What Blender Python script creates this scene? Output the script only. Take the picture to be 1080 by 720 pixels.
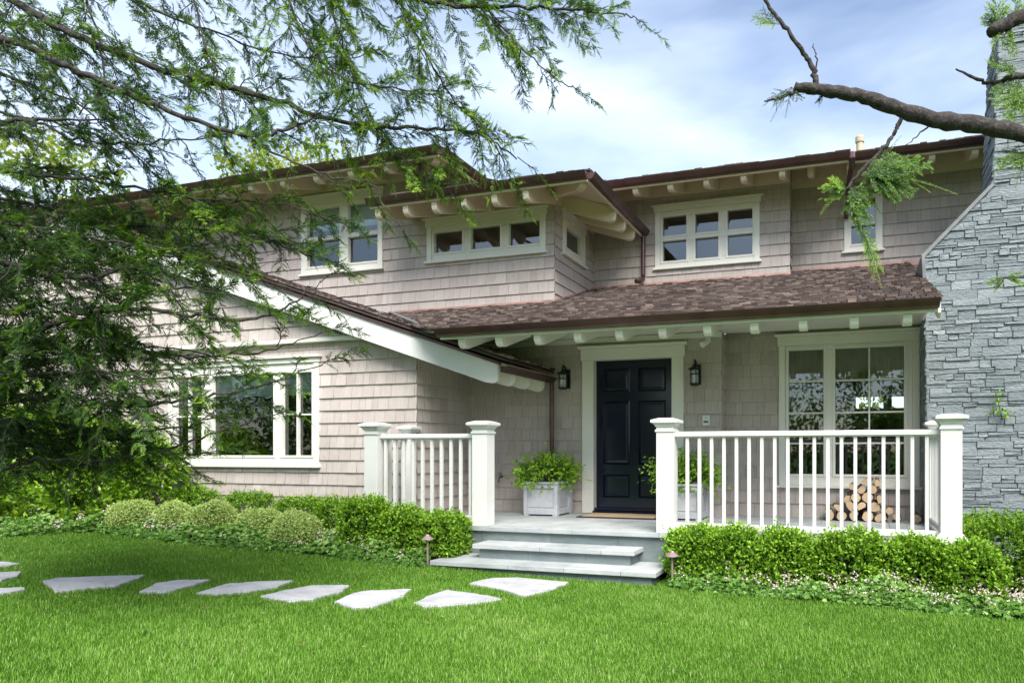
import bpy, bmesh, math, random
import numpy as np
from mathutils import Vector, Matrix

R = math.radians
rng = np.random.default_rng(7)
random.seed(7)
for o in list(bpy.data.objects):
    bpy.data.objects.remove(o)
scene = bpy.context.scene
COL = scene.collection

# ------------------------------------------------------------------ camera
YAW = math.atan(220 / 711.3)
SN, CS = math.sin(YAW), math.cos(YAW)
FPX, CPX, HPX, EYE = 711.3, 680.0, 476.0, 1.35
cam_d = bpy.data.cameras.new('camera')
cam = bpy.data.objects.new('camera', cam_d)
COL.objects.link(cam)
cam.location = (0, 0, EYE)
cam.rotation_euler = (R(90), 0, YAW)
cam_d.sensor_width = 36
cam_d.lens = FPX / 1080 * 36
cam_d.shift_x = -(CPX - 540) / 1080
cam_d.shift_y = (HPX - 360) / 1080
cam_d.clip_end = 2000
cam_d.clip_start = 0.05
scene.camera = cam

# ------------------------------------------------------------------ light
SUN_EL, SUN_AZ = 50.0, 34.0        # azimuth of the sun, clockwise from straight behind the camera's house normal
az = R(SUN_AZ)
to_sun = Vector((math.sin(az) * math.cos(R(SUN_EL)), -math.cos(az) * math.cos(R(SUN_EL)), math.sin(R(SUN_EL))))
sun_d = bpy.data.lights.new('sun', 'SUN')
sun_d.energy = 3.1
sun_d.angle = R(40)
sun_d.color = (1.0, 0.965, 0.91)
sun = bpy.data.objects.new('sun', sun_d)
COL.objects.link(sun)
sun.rotation_euler = to_sun.to_track_quat('Z', 'Y').to_euler()

world = bpy.data.worlds.new('World')
scene.world = world
world.use_nodes = True
nt = world.node_tree
nt.nodes.clear()
w_out = nt.nodes.new('ShaderNodeOutputWorld')
w_bg = nt.nodes.new('ShaderNodeBackground')
sky = nt.nodes.new('ShaderNodeTexSky')
sky.sky_type = 'NISHITA'
sky.sun_disc = False
sky.sun_elevation = R(SUN_EL)
sky.sun_rotation = math.atan2(to_sun.x, to_sun.y)
sky.air_density = 1.0
sky.dust_density = 1.0
sky.ozone_density = 1.2
tc = nt.nodes.new('ShaderNodeTexCoord')
mp = nt.nodes.new('ShaderNodeMapping')
mp.inputs['Scale'].default_value = (1.0, 1.0, 2.6)
mp.inputs['Rotation'].default_value = (0.15, 0.25, 0.5)
ns = nt.nodes.new('ShaderNodeTexNoise')
ns.inputs['Scale'].default_value = 1.5
ns.inputs['Detail'].default_value = 5
ns.inputs['Roughness'].default_value = 0.5
ns.inputs['Distortion'].default_value = 0.5
cr = nt.nodes.new('ShaderNodeValToRGB')
cr.color_ramp.elements[0].position = 0.40
cr.color_ramp.elements[1].position = 0.78
cr.color_ramp.elements[0].color = (0.03, 0.03, 0.03, 1)
cr.color_ramp.elements[1].color = (0.62, 0.62, 0.62, 1)
mix = nt.nodes.new('ShaderNodeMix')
mix.data_type = 'RGBA'
mix.inputs['B'].default_value = (8.2, 8.9, 10.0, 1)
nt.links.new(tc.outputs['Generated'], mp.inputs['Vector'])
nt.links.new(mp.outputs['Vector'], ns.inputs['Vector'])
nt.links.new(ns.outputs['Fac'], cr.inputs['Fac'])
nt.links.new(cr.outputs['Color'], mix.inputs['Factor'])
nt.links.new(sky.outputs['Color'], mix.inputs['A'])
nt.links.new(mix.outputs['Result'], w_bg.inputs['Color'])
w_bg.inputs['Strength'].default_value = 0.085
nt.links.new(w_bg.outputs['Background'], w_out.inputs['Surface'])

vs = scene.view_settings
vs.view_transform = 'Standard'
vs.look = 'None'
vs.exposure = 1.5
vs.gamma = 1
vs.use_curve_mapping = False


# ------------------------------------------------------------------ materials
def new_mat(name):
    m = bpy.data.materials.new(name)
    m.use_nodes = True
    n = m.node_tree
    b = n.nodes['Principled BSDF']
    return m, n, b


def noise(n, scale, detail=4, vec=None, rough=0.6):
    t = n.nodes.new('ShaderNodeTexNoise')
    t.inputs['Scale'].default_value = scale
    t.inputs['Detail'].default_value = detail
    t.inputs['Roughness'].default_value = rough
    if vec is None:
        g = n.nodes.new('ShaderNodeNewGeometry')
        n.links.new(g.outputs['Position'], t.inputs['Vector'])
    else:
        n.links.new(vec, t.inputs['Vector'])
    return t.outputs['Fac']


def scaled_pos(n, sx, sy, sz):
    g = n.nodes.new('ShaderNodeNewGeometry')
    m = n.nodes.new('ShaderNodeMapping')
    m.inputs['Scale'].default_value = (sx, sy, sz)
    n.links.new(g.outputs['Position'], m.inputs['Vector'])
    return m.outputs['Vector']


def ramp(n, fac, stops):
    c = n.nodes.new('ShaderNodeValToRGB')
    e = c.color_ramp.elements
    while len(e) < len(stops):
        e.new(0.5)
    for i, (p, col) in enumerate(stops):
        e[i].position = p
        e[i].color = (*col, 1)
    n.links.new(fac, c.inputs['Fac'])
    return c.outputs['Color']


def mixc(n, fac, a, b, mode='MIX'):
    m = n.nodes.new('ShaderNodeMix')
    m.data_type = 'RGBA'
    m.blend_type = mode
    for sock, v in (('Factor', fac), ('A', a), ('B', b)):
        if isinstance(v, (int, float)):
            m.inputs[sock].default_value = v
        elif isinstance(v, tuple):
            m.inputs[sock].default_value = (*v, 1)
        else:
            n.links.new(v, m.inputs[sock])
    return m.outputs['Result']


def attr(n, name='tint'):
    a = n.nodes.new('ShaderNodeAttribute')
    a.attribute_name = name
    return a.outputs['Fac']


def bump(n, b, h, strength=0.3, dist=0.01):
    k = n.nodes.new('ShaderNodeBump')
    k.inputs['Strength'].default_value = strength
    k.inputs['Distance'].default_value = dist
    n.links.new(h, k.inputs['Height'])
    n.links.new(k.outputs['Normal'], b.inputs['Normal'])


def paint(name, col, rough=0.5, var=0.06, bmp=0.08, dirt=None):
    m, n, b = new_mat(name)
    f = noise(n, 3.5, 5)
    lo = tuple(c * (1 - var) for c in col)
    hi = tuple(min(1, c * (1 + var)) for c in col)
    c = ramp(n, f, [(0.3, lo), (0.7, hi)])
    if dirt:
        f2 = noise(n, 1.7, 8)
        c = mixc(n, ramp(n, f2, [(0.5, (0, 0, 0)), (0.75, (0.55, 0.55, 0.55))]), c, dirt)
    n.links.new(c, b.inputs['Base Color'])
    b.inputs['Roughness'].default_value = rough
    bump(n, b, noise(n, 60, 3), bmp, 0.004)
    return m


M = {}
M['vent'] = paint('tan_vent_pipe', (0.44, 0.37, 0.27), 0.8, 0.15)
M['white'] = paint('white_paint', (0.665, 0.66, 0.63), 0.45, 0.025, dirt=(0.58, 0.56, 0.50))
M['trim'] = paint('cream_trim_paint', (0.72, 0.70, 0.63), 0.45, 0.03)
M['soffit'] = paint('bounce_tinted_soffit', (0.70, 0.60, 0.47), 0.6, 0.04)  # soffit paint with warm bounce light mixed into its tan


def wood_shingle(name, stops, grain_dir, rough=0.85, grain_amt=0.35, weather=(0.5, 0.5, 0.5)):
    m, n, b = new_mat(name)
    c = ramp(n, attr(n), stops)
    g = noise(n, 1.0, 5, scaled_pos(n, *grain_dir))
    c = mixc(n, grain_amt, c, ramp(n, g, [(0.25, (0.35, 0.33, 0.33)), (0.75, (1.0, 1.0, 1.0))]), 'MULTIPLY')
    w = noise(n, 0.9, 6)
    c = mixc(n, ramp(n, w, [(0.45, (0, 0, 0)), (0.8, (0.5, 0.5, 0.5))]), c, weather)
    n.links.new(c, b.inputs['Base Color'])
    b.inputs['Roughness'].default_value = rough
    b.inputs['Specular IOR Level'].default_value = 0.2
    bump(n, b, g, 0.35, 0.004)
    return m


M['shingle'] = wood_shingle('cedar_wall_shingle', [(0.0, (0.42, 0.362, 0.33)), (0.35, (0.49, 0.427, 0.390)),
                                                 (0.7, (0.527, 0.462, 0.424)), (1.0, (0.58, 0.515, 0.478))],
                            (70, 70, 2.0), weather=(0.54, 0.505, 0.465))
M['roof'] = wood_shingle('roof_shingle', [(0.0, (0.022, 0.017, 0.016)), (0.3, (0.068, 0.050, 0.045)),
                                         (0.65, (0.15, 0.112, 0.098)), (1.0, (0.42, 0.32, 0.28))],
                         (45, 4, 4), grain_amt=0.5, weather=(0.17, 0.14, 0.13))
M['backing'] = paint('shingle_gap', (0.17, 0.145, 0.13), 0.9)


def stone_mat(name, stops, bs=0.9, rough=0.85, scale=9):
    m, n, b = new_mat(name)
    c = ramp(n, attr(n), stops)
    f = noise(n, 1.0, 8, scaled_pos(n, scale, scale, scale * 3), 0.7)
    c = mixc(n, 0.6, c, ramp(n, f, [(0.3, (0.45, 0.47, 0.49)), (0.55, (0.95, 0.95, 0.95)), (0.75, (1.25, 1.25, 1.22))]), 'MULTIPLY')
    n.links.new(c, b.inputs['Base Color'])
    b.inputs['Roughness'].default_value = rough
    bump(n, b, f, bs, 0.03)
    return m


M['stone'] = stone_mat('grey_ledge_stone', [(0.0, (0.19, 0.222, 0.237)), (0.4, (0.255, 0.292, 0.308)),
                                           (0.75, (0.32, 0.355, 0.37)), (0.97, (0.41, 0.435, 0.445)), (1.0, (0.42, 0.39, 0.34))], 1.0, 0.85, 20)
M['bluestone'] = stone_mat('bluestone', [(0.0, (0.33, 0.355, 0.352)), (1.0, (0.46, 0.475, 0.468))], 0.12, 0.7, 3)
M['riser'] = stone_mat('bluestone_riser', [(0.0, (0.13, 0.165, 0.165)), (1.0, (0.20, 0.235, 0.235))], 0.15, 0.75, 3)
M['stepstone'] = stone_mat('pale_stepping_stone', [(0.0, (0.36, 0.36, 0.365)), (1.0, (0.46, 0.455, 0.46))], 0.3, 0.85, 5)


def metal(name, col, rough=0.4, metallic=0.6, var=0.25):
    m, n, b = new_mat(name)
    f = noise(n, 5, 6)
    n.links.new(ramp(n, f, [(0.3, tuple(c * (1 - var) for c in col)), (0.7, tuple(c * (1 + var) for c in col))]), b.inputs['Base Color'])
    b.inputs['Metallic'].default_value = metallic
    b.inputs['Roughness'].default_value = rough
    return m


M['copper'] = metal('brown_copper', (0.105, 0.058, 0.055), 0.33, 0.6)
M['flash'] = metal('copper_flashing', (0.50, 0.30, 0.24), 0.5, 0.4, 0.3)
M['lead'] = metal('grey_flashing', (0.17, 0.175, 0.175), 0.5, 0.4)
M['black'] = metal('black_metal', (0.012, 0.012, 0.014), 0.4, 0.3)
M['pathmetal'] = metal('rosy_copper', (0.30, 0.21, 0.205), 0.45, 0.3)
M['door'], n_, b_ = new_mat('navy_gloss_door')
n_.links.new(ramp(n_, noise(n_, 4), [(0.3, (0.003, 0.006, 0.017)), (0.7, (0.0045, 0.008, 0.023))]), b_.inputs['Base Color'])
b_.inputs['Roughness'].default_value = 0.16
b_.inputs['Specular IOR Level'].default_value = 0.42
bump(n_, b_, noise(n_, 18, 4), 0.03, 0.004)
M['planter'] = paint('weathered_lead_planter', (0.42, 0.425, 0.445), 0.6, 0.16, 0.2, dirt=(0.62, 0.62, 0.64))
M['mat'] = paint('coir_mat', (0.50, 0.36, 0.22), 0.95, 0.1, 0.6)
M['rubber'] = paint('dark_rubber', (0.02, 0.02, 0.022), 0.7)
M['plastic'] = paint('white_plastic', (0.72, 0.72, 0.70), 0.4)
M['greybox'] = paint('grey_meter_paint', (0.15, 0.16, 0.16), 0.6, 0.1)
M['bark'], n_, b_ = new_mat('conifer_bark')
f_ = noise(n_, 1.0, 7, scaled_pos(n_, 30, 30, 30))
n_.links.new(ramp(n_, f_, [(0.3, (0.014, 0.011, 0.010)), (0.55, (0.042, 0.035, 0.031)), (0.75, (0.10, 0.088, 0.08))]), b_.inputs['Base Color'])
b_.inputs['Roughness'].default_value = 0.95
bump(n_, b_, f_, 0.9, 0.02)
M['logbark'] = paint('log_bark', (0.17, 0.105, 0.065), 0.95, 0.35, 0.8)
M['logend'] = paint('log_end_grain', (0.56, 0.40, 0.25), 0.9, 0.2, 0.4)
M['soil'] = paint('dark_mulch', (0.045, 0.033, 0.024), 1.0, 0.5, 1.0)
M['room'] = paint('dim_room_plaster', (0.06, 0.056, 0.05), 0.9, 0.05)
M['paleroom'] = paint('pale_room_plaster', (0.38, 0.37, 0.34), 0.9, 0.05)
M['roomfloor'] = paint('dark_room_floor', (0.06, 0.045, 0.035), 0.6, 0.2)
M['blind'] = paint('pale_window_shade', (0.80, 0.85, 0.82), 0.9, 0.04)
M['woven'] = paint('woven_roman_shade', (0.42, 0.37, 0.22), 0.95, 0.2, 0.5)
M['sofa'] = paint('dark_furniture', (0.05, 0.045, 0.04), 0.8, 0.2)


def glass_mat():
    m = bpy.data.materials.new('window_glass')
    m.use_nodes = True
    n = m.node_tree
    n.nodes.clear()
    o = n.nodes.new('ShaderNodeOutputMaterial')
    t = n.nodes.new('ShaderNodeBsdfTransparent')
    t.inputs['Color'].default_value = (0.84, 0.90, 0.88, 1)
    g = n.nodes.new('ShaderNodeBsdfGlossy')
    g.inputs['Roughness'].default_value = 0.015
    g.inputs['Color'].default_value = (0.95, 1.0, 1.0, 1)
    fr = n.nodes.new('ShaderNodeFresnel')
    fr.inputs['IOR'].default_value = 2.1
    w = n.nodes.new('ShaderNodeTexNoise')
    w.inputs['Scale'].default_value = 2.2
    gg = n.nodes.new('ShaderNodeNewGeometry')
    n.links.new(gg.outputs['Position'], w.inputs['Vector'])
    bb = n.nodes.new('ShaderNodeBump')
    bb.inputs['Strength'].default_value = 0.018
    bb.inputs['Distance'].default_value = 0.05
    n.links.new(w.outputs['Fac'], bb.inputs['Height'])
    n.links.new(bb.outputs['Normal'], g.inputs['Normal'])
    mx = n.nodes.new('ShaderNodeMixShader')
    n.links.new(fr.outputs['Fac'], mx.inputs['Fac'])
    n.links.new(t.outputs['BSDF'], mx.inputs[1])
    n.links.new(g.outputs['BSDF'], mx.inputs[2])
    n.links.new(mx.outputs['Shader'], o.inputs['Surface'])
    return m


M['glass'] = glass_mat()
M['lampglass'], n_, b_ = new_mat('seeded_lamp_glass')
b_.inputs['Base Color'].default_value = (0.75, 0.8, 0.82, 1)
b_.inputs['Roughness'].default_value = 0.15
b_.inputs['Alpha'].default_value = 0.35
M['candle'] = paint('white_candle_sleeve', (0.8, 0.79, 0.75), 0.5)


def leaf_mat(name, stops, trans=0.35, gloss=0.45, spec=0.3):
    m = bpy.data.materials.new(name)
    m.use_nodes = True
    n = m.node_tree
    b = n.nodes['Principled BSDF']
    o = n.nodes['Material Output']
    c = ramp(n, attr(n), stops)
    n.links.new(c, b.inputs['Base Color'])
    b.inputs['Roughness'].default_value = gloss
    b.inputs['Specular IOR Level'].default_value = spec
    t = n.nodes.new('ShaderNodeBsdfTranslucent')
    n.links.new(mixc(n, 1.0, c, (1.25, 1.2, 0.6), 'MULTIPLY'), t.inputs['Color'])
    mx = n.nodes.new('ShaderNodeMixShader')
    mx.inputs['Fac'].default_value = trans
    n.links.new(b.outputs['BSDF'], mx.inputs[1])
    n.links.new(t.outputs['BSDF'], mx.inputs[2])
    n.links.new(mx.outputs['Shader'], o.inputs['Surface'])
    return m


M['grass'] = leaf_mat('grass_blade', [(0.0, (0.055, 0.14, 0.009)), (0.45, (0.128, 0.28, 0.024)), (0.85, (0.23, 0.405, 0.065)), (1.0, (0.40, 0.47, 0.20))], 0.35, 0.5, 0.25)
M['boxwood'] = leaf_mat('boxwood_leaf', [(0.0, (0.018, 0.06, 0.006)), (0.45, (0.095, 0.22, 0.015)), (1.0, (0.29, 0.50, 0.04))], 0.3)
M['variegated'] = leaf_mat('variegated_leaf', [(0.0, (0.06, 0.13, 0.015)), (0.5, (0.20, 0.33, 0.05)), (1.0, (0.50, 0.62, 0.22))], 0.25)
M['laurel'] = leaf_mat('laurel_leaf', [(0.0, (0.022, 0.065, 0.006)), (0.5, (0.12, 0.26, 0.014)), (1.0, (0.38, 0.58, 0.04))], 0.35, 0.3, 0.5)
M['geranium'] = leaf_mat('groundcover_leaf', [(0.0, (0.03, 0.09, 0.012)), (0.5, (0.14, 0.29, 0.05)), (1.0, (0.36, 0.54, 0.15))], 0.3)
M['petal'] = leaf_mat('pale_pink_petal', [(0.0, (0.76, 0.55, 0.57)), (1.0, (0.86, 0.80, 0.79))], 0.3, 0.6, 0.1)
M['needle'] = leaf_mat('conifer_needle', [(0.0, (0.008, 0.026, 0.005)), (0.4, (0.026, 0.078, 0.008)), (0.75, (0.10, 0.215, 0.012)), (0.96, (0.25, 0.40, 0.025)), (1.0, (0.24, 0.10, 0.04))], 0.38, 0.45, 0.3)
M['spring'] = leaf_mat('spring_leaf', [(0.0, (0.10, 0.15, 0.02)), (0.5, (0.24, 0.30, 0.05)), (1.0, (0.42, 0.45, 0.12))], 0.5)
M['woods'] = leaf_mat('far_leaf', [(0.0, (0.04, 0.09, 0.02)), (0.5, (0.11, 0.21, 0.04)), (1.0, (0.24, 0.36, 0.08))], 0.55)


def lawn_mat():
    m, n, b = new_mat('lawn_soil_and_thatch')
    f = noise(n, 1.2, 6)
    f2 = noise(n, 60, 4)
    c = ramp(n, f, [(0.3, (0.045, 0.105, 0.012)), (0.7, (0.075, 0.165, 0.020))])
    c = mixc(n, 0.6, c, ramp(n, f2, [(0.3, (0.4, 0.4, 0.35)), (0.7, (1.2, 1.2, 1.1))]), 'MULTIPLY')
    n.links.new(c, b.inputs['Base Color'])
    b.inputs['Roughness'].default_value = 1
    b.inputs['Specular IOR Level'].default_value = 0.1
    bump(n, b, f2, 0.8, 0.03)
    return m


M['lawn'] = lawn_mat()


# ------------------------------------------------------------------ helpers
def link(o, parent=None):
    COL.objects.link(o)
    if parent is not None:
        o.parent = parent
    return o


def tag(o, label=None, cat=None, group=None, kind=None):
    if label:
        o['label'] = label
    if cat:
        o['category'] = cat
    if group:
        o['group'] = group
    if kind:
        o['kind'] = kind
    return o


def empty(name, loc=(0, 0, 0), label=None, cat=None, group=None):
    o = bpy.data.objects.new(name, None)
    o.location = loc
    o.empty_display_size = 0.1
    link(o)
    return tag(o, label, cat, group)


class MB:
    """collects polygons, then links them as one mesh object"""

    def __init__(s):
        s.v, s.f, s.t, s.m = [], [], [], []

    def poly(s, pts, tint=0.5, mi=0):
        i = len(s.v)
        s.v += [tuple(p) for p in pts]
        s.f.append(tuple(range(i, i + len(pts))))
        s.t.append(tint)
        s.m.append(mi)

    def box(s, a, b, tint=0.5, mi=0):
        x0, x1 = min(a[0], b[0]), max(a[0], b[0])
        y0, y1 = min(a[1], b[1]), max(a[1], b[1])
        z0, z1 = min(a[2], b[2]), max(a[2], b[2])
        i = len(s.v)
        s.v += [(x0, y0, z0), (x1, y0, z0), (x1, y1, z0), (x0, y1, z0), (x0, y0, z1), (x1, y0, z1), (x1, y1, z1), (x0, y1, z1)]
        for q in ((0, 3, 2, 1), (4, 5, 6, 7), (0, 1, 5, 4), (1, 2, 6, 5), (2, 3, 7, 6), (3, 0, 4, 7)):
            s.f.append(tuple(i + k for k in q))
            s.t.append(tint)
            s.m.append(mi)

    def prism(s, prof, O, A, B, L, tint=0.5, mi=0):
        """profile of (a,b) in the A,B axes, extruded along the vector L"""
        O, A, B, L = Vector(O), Vector(A), Vector(B), Vector(L)
        p0 = [O + A * a + B * b for a, b in prof]
        p1 = [p + L for p in p0]
        i = len(s.v)
        n = len(prof)
        s.v += [tuple(p) for p in p0 + p1]
        fs = [tuple(i + k for k in range(n)), tuple(i + n + k for k in reversed(range(n)))]
        fs += [(i + k, i + n + k, i + n + (k + 1) % n, i + (k + 1) % n) for k in range(n)]
        for f in fs:
            s.f.append(f)
            s.t.append(tint)
            s.m.append(mi)

    def lathe(s, prof, O, seg=16, tint=0.5, mi=0):
        i = len(s.v)
        n = len(prof)
        for k in range(seg):
            a = 2 * math.pi * k / seg
            for r, z in prof:
                s.v.append((O[0] + r * math.cos(a), O[1] + r * math.sin(a), O[2] + z))
        for k in range(seg):
            for j in range(n - 1):
                a, b = i + k * n + j, i + ((k + 1) % seg) * n + j
                s.f.append((a, b, b + 1, a + 1))
                s.t.append(tint)
                s.m.append(mi)

    def tube(s, pts, rad, seg=8, tint=0.5, mi=0):
        pts = [Vector(p) for p in pts]
        if not hasattr(rad, '__len__'):
            rad = [rad] * len(pts)
        i = len(s.v)
        up = Vector((0.31, 0.23, 0.92)).normalized()
        for k, p in enumerate(pts):
            t = (pts[min(k + 1, len(pts) - 1)] - pts[max(k - 1, 0)]).normalized()
            a = t.cross(up)
            if a.length < 1e-3:
                a = t.cross(Vector((1, 0, 0)))
            a.normalize()
            b = t.cross(a)
            for q in range(seg):
                w = 2 * math.pi * q / seg
                s.v.append(tuple(p + (a * math.cos(w) + b * math.sin(w)) * rad[k]))
        for k in range(len(pts) - 1):
            for q in range(seg):
                a, b = i + k * seg + q, i + k * seg + (q + 1) % seg
                s.f.append((a, b, b + seg, a + seg))
                s.t.append(tint)
                s.m.append(mi)
        s.f.append(tuple(i + q for q in reversed(range(seg))))
        s.f.append(tuple(i + (len(pts) - 1) * seg + q for q in range(seg)))
        s.t += [tint, tint]
        s.m += [mi, mi]

    def build(s, name, mats, parent=None, smooth=False, bevel=0.0):
        me = bpy.data.meshes.new(name)
        me.from_pydata(s.v, [], s.f)
        if not isinstance(mats, (list, tuple)):
            mats = [mats]
        for m in mats:
            me.materials.append(m)
        at = me.attributes.new('tint', 'FLOAT', 'FACE')
        at.data.foreach_set('value', s.t)
        me.polygons.foreach_set('material_index', s.m)
        if smooth:
            me.polygons.foreach_set('use_smooth', [True] * len(s.f))
        me.update()
        o = bpy.data.objects.new(name, me)
        link(o, parent)
        if parent is not None:
            o.matrix_parent_inverse = Matrix.Translation(-parent_loc(parent))
        if bevel:
            bv = o.modifiers.new('bevel', 'BEVEL')
            bv.width = bevel
            bv.segments = 2
            bv.limit_method = 'ANGLE'
        return o


def parent_loc(p):
    v = Vector(p.location) if p.type == 'EMPTY' else Vector((0, 0, 0))
    return v


def np_mesh(name, V, F, mat, tint, parent=None):
    """V (n,3), F (m,k): many equal faces at once"""
    me = bpy.data.meshes.new(name)
    k = F.shape[1]
    me.vertices.add(len(V))
    me.vertices.foreach_set('co', np.ascontiguousarray(V, dtype=np.float32).ravel())
    me.loops.add(F.size)
    me.loops.foreach_set('vertex_index', np.ascontiguousarray(F, dtype=np.int32).ravel())
    me.polygons.add(len(F))
    me.polygons.foreach_set('loop_start', np.arange(0, F.size, k, dtype=np.int32))
    me.polygons.foreach_set('loop_total', np.full(len(F), k, dtype=np.int32))
    at = me.attributes.new('tint', 'FLOAT', 'FACE')
    at.data.foreach_set('value', np.ascontiguousarray(tint, dtype=np.float32))
    me.materials.append(mat)
    me.update(calc_edges=True)
    o = bpy.data.objects.new(name, me)
    link(o, parent)
    if parent is not None:
        o.matrix_parent_inverse = Matrix.Translation(-parent_loc(parent))
    return o


def unit(a):
    return a / np.maximum(np.linalg.norm(a, axis=-1, keepdims=True), 1e-9)


def leaves(P, D, L, W, fold=0.25, roll=None):
    """one diamond leaf per point: P base, D direction, L length, W width -> V, F"""
    n = len(P)
    D = unit(D)
    rv = unit(rng.normal(size=(n, 3))) if roll is None else roll
    S = unit(np.cross(D, rv))
    N = np.cross(S, D)
    L = np.broadcast_to(np.asarray(L, dtype=float), (n,))[:, None]
    W = np.broadcast_to(np.asarray(W, dtype=float), (n,))[:, None]
    mid = P + D * L * 0.45
    V = np.stack([P, mid + S * W * 0.5 + N * W * fold, P + D * L, mid - S * W * 0.5 + N * W * fold], 1).reshape(-1, 3)
    F = np.arange(n * 4).reshape(n, 4)
    return V, F


def px_at(px, py, d):
    """the point that lies d metres in front of the camera, for reading positions off the photograph"""
    l = (px - CPX) / FPX * d
    return np.array([CS * l - SN * d, SN * l + CS * d, EYE + (HPX - py) * d / FPX])


GX = [-60, -30, -14, -9.5, -6.4, -4.4, -1.85, 0, 60]
GZ = [0.6, 0.6, 0.45, 0.35, 0.205, 0.075, 0.012, 0, 0]


def gz(x):
    x = np.asarray(x, dtype=float)
    return (np.interp(x - 0.7, GX, GZ) + np.interp(x, GX, GZ) + np.interp(x + 0.7, GX, GZ)) / 3


def ground(px, py):
    t = (px - CPX) / FPX
    z = 0.0
    for _ in range(25):
        d = FPX * (EYE - z) / (py - HPX)
        x = CS * t * d - SN * d
        z = 0.5 * z + 0.5 * float(gz(x))
    return np.array([x, SN * t * d + CS * d, float(gz(x))])


def in_poly(x, y, poly):
    r = np.zeros(x.shape, bool)
    n = len(poly)
    for i in range(n):
        x0, y0 = poly[i][:2]
        x1, y1 = poly[(i + 1) % n][:2]
        c = (y0 > y) != (y1 > y)
        with np.errstate(divide='ignore', invalid='ignore'):
            r ^= c & (x < (x1 - x0) * (y - y0) / (y1 - y0 + 1e-12) + x0)
    return r


# ------------------------------------------------------------------ shingled surfaces
def shingled(name, O, U, V, N, u0, u1, v0, v1, course, mat, parent, lim=None, holes=(), thick=0.020, wid=(0.09, 0.20), jit=0.0, gap=0.003, backing=True, seed=1, end_tint=None):
    """courses of separate shingles on the plane O + u U + v V, butts lifted along N"""
    rd = random.Random(seed)
    O, U, V, N = Vector(O), Vector(U), Vector(V), Vector(N)
    lim = lim or (lambda v: (u0, u1))
    mb, bk = MB(), MB()

    def P(u, v, n):
        return O + U * u + V * v + N * n
    nc = int(math.ceil((v1 - v0) / course - 1e-6))
    for c in range(nc):
        a, b = v0 + c * course, min(v1, v0 + (c + 1) * course)
        cuts = [u0 - rd.uniform(0, 0.15)]
        while cuts[-1] < u1:
            cuts.append(cuts[-1] + rd.uniform(*wid))
        tints = [min(1, max(0, rd.gauss(0.5, 0.17 if not jit else 0.17))) for _ in cuts]
        lifts = [thick * (rd.uniform(0.85, 1.2) if not jit else rd.uniform(0.6, 1.4)) for _ in cuts]
        drops = [rd.uniform(-jit, jit) for _ in cuts]
        zs = sorted({a, b} | {z for h in holes for z in (h[2], h[3]) if a < z < b})
        for z0, z1 in zip(zs[:-1], zs[1:]):
            zm = (z0 + z1) / 2
            free = [(u0, u1)]
            for h in holes:
                if h[2] <= zm <= h[3]:
                    free = [q for x0, x1 in free for q in ((x0, min(x1, h[0])), (max(x0, h[1]), x1)) if q[1] - q[0] > 1e-4]
            la, lb = lim(z0), lim(z1)
            for f0, f1 in free:
                if backing:
                    q = [(max(f0, la[0]), z0), (min(f1, la[1]), z0), (min(f1, lb[1]), z1), (max(f0, lb[0]), z1)]
                    if q[1][0] > q[0][0] or q[2][0] > q[3][0]:
                        bk.poly([P(q[k][0], q[k][1], 0) for k in range(4)])
                for k in range(len(cuts) - 1):
                    x0, x1 = max(f0, cuts[k] + gap / 2), min(f1, cuts[k + 1] - gap / 2)
                    if x1 - x0 < 0.004:
                        continue
                    xa0, xa1 = max(x0, la[0]), min(x1, la[1])
                    xb0, xb1 = max(x0, lb[0]), min(x1, lb[1])
                    if xa1 - xa0 < 0.004 and xb1 - xb0 < 0.004:
                        continue
                    if xa1 < xa0:
                        xa0 = xa1 = min(max((x0 + x1) / 2, la[0]), la[1])
                    if xb1 < xb0:
                        xb0 = xb1 = min(max((x0 + x1) / 2, lb[0]), lb[1])
                    first = z0 == a
                    za = z0 + (drops[k] if first and c > 0 else 0)
                    na = 0.004 + (lifts[k] - 0.002) * (b - z0) / course
                    nb = 0.004 + (lifts[k] - 0.002) * (b - z1) / course
                    mb.poly([P(xa0, za, na), P(xa1, za, na), P(xb1, z1, nb), P(xb0, z1, nb)], tints[k] - (0.16 if end_tint else 0))  # end_tint paints butts lit and tops shaded, so course lines show
                    if first:
                        te = tints[k] if end_tint is None else min(1, max(0, tints[k] + end_tint))
                        mb.poly([P(xa0, za, 0.001), P(xa1, za, 0.001), P(xa1, za, na), P(xa0, za, na)], te)
                        if jit or thick > 0.03:
                            mb.poly([P(xa0, za, 0.001), P(xa0, za, na), P(xb0, z1, nb), P(xb0, z1, 0.001)], te)
                            mb.poly([P(xa1, za, na), P(xa1, za, 0.001), P(xb1, z1, 0.001), P(xb1, z1, nb)], te)
    if backing:
        off = len(mb.v)
        mb.v += bk.v
        mb.f += [tuple(i + off for i in f) for f in bk.f]
        mb.t += bk.t
        mb.m += [1] * len(bk.f)
    return mb.build(name, [mat, M['backing']], parent)


X_, Y_, Z_ = Vector((1, 0, 0)), Vector((0, 1, 0)), Vector((0, 0, 1))
PITCH = 0.345
CO = 0.172

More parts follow.
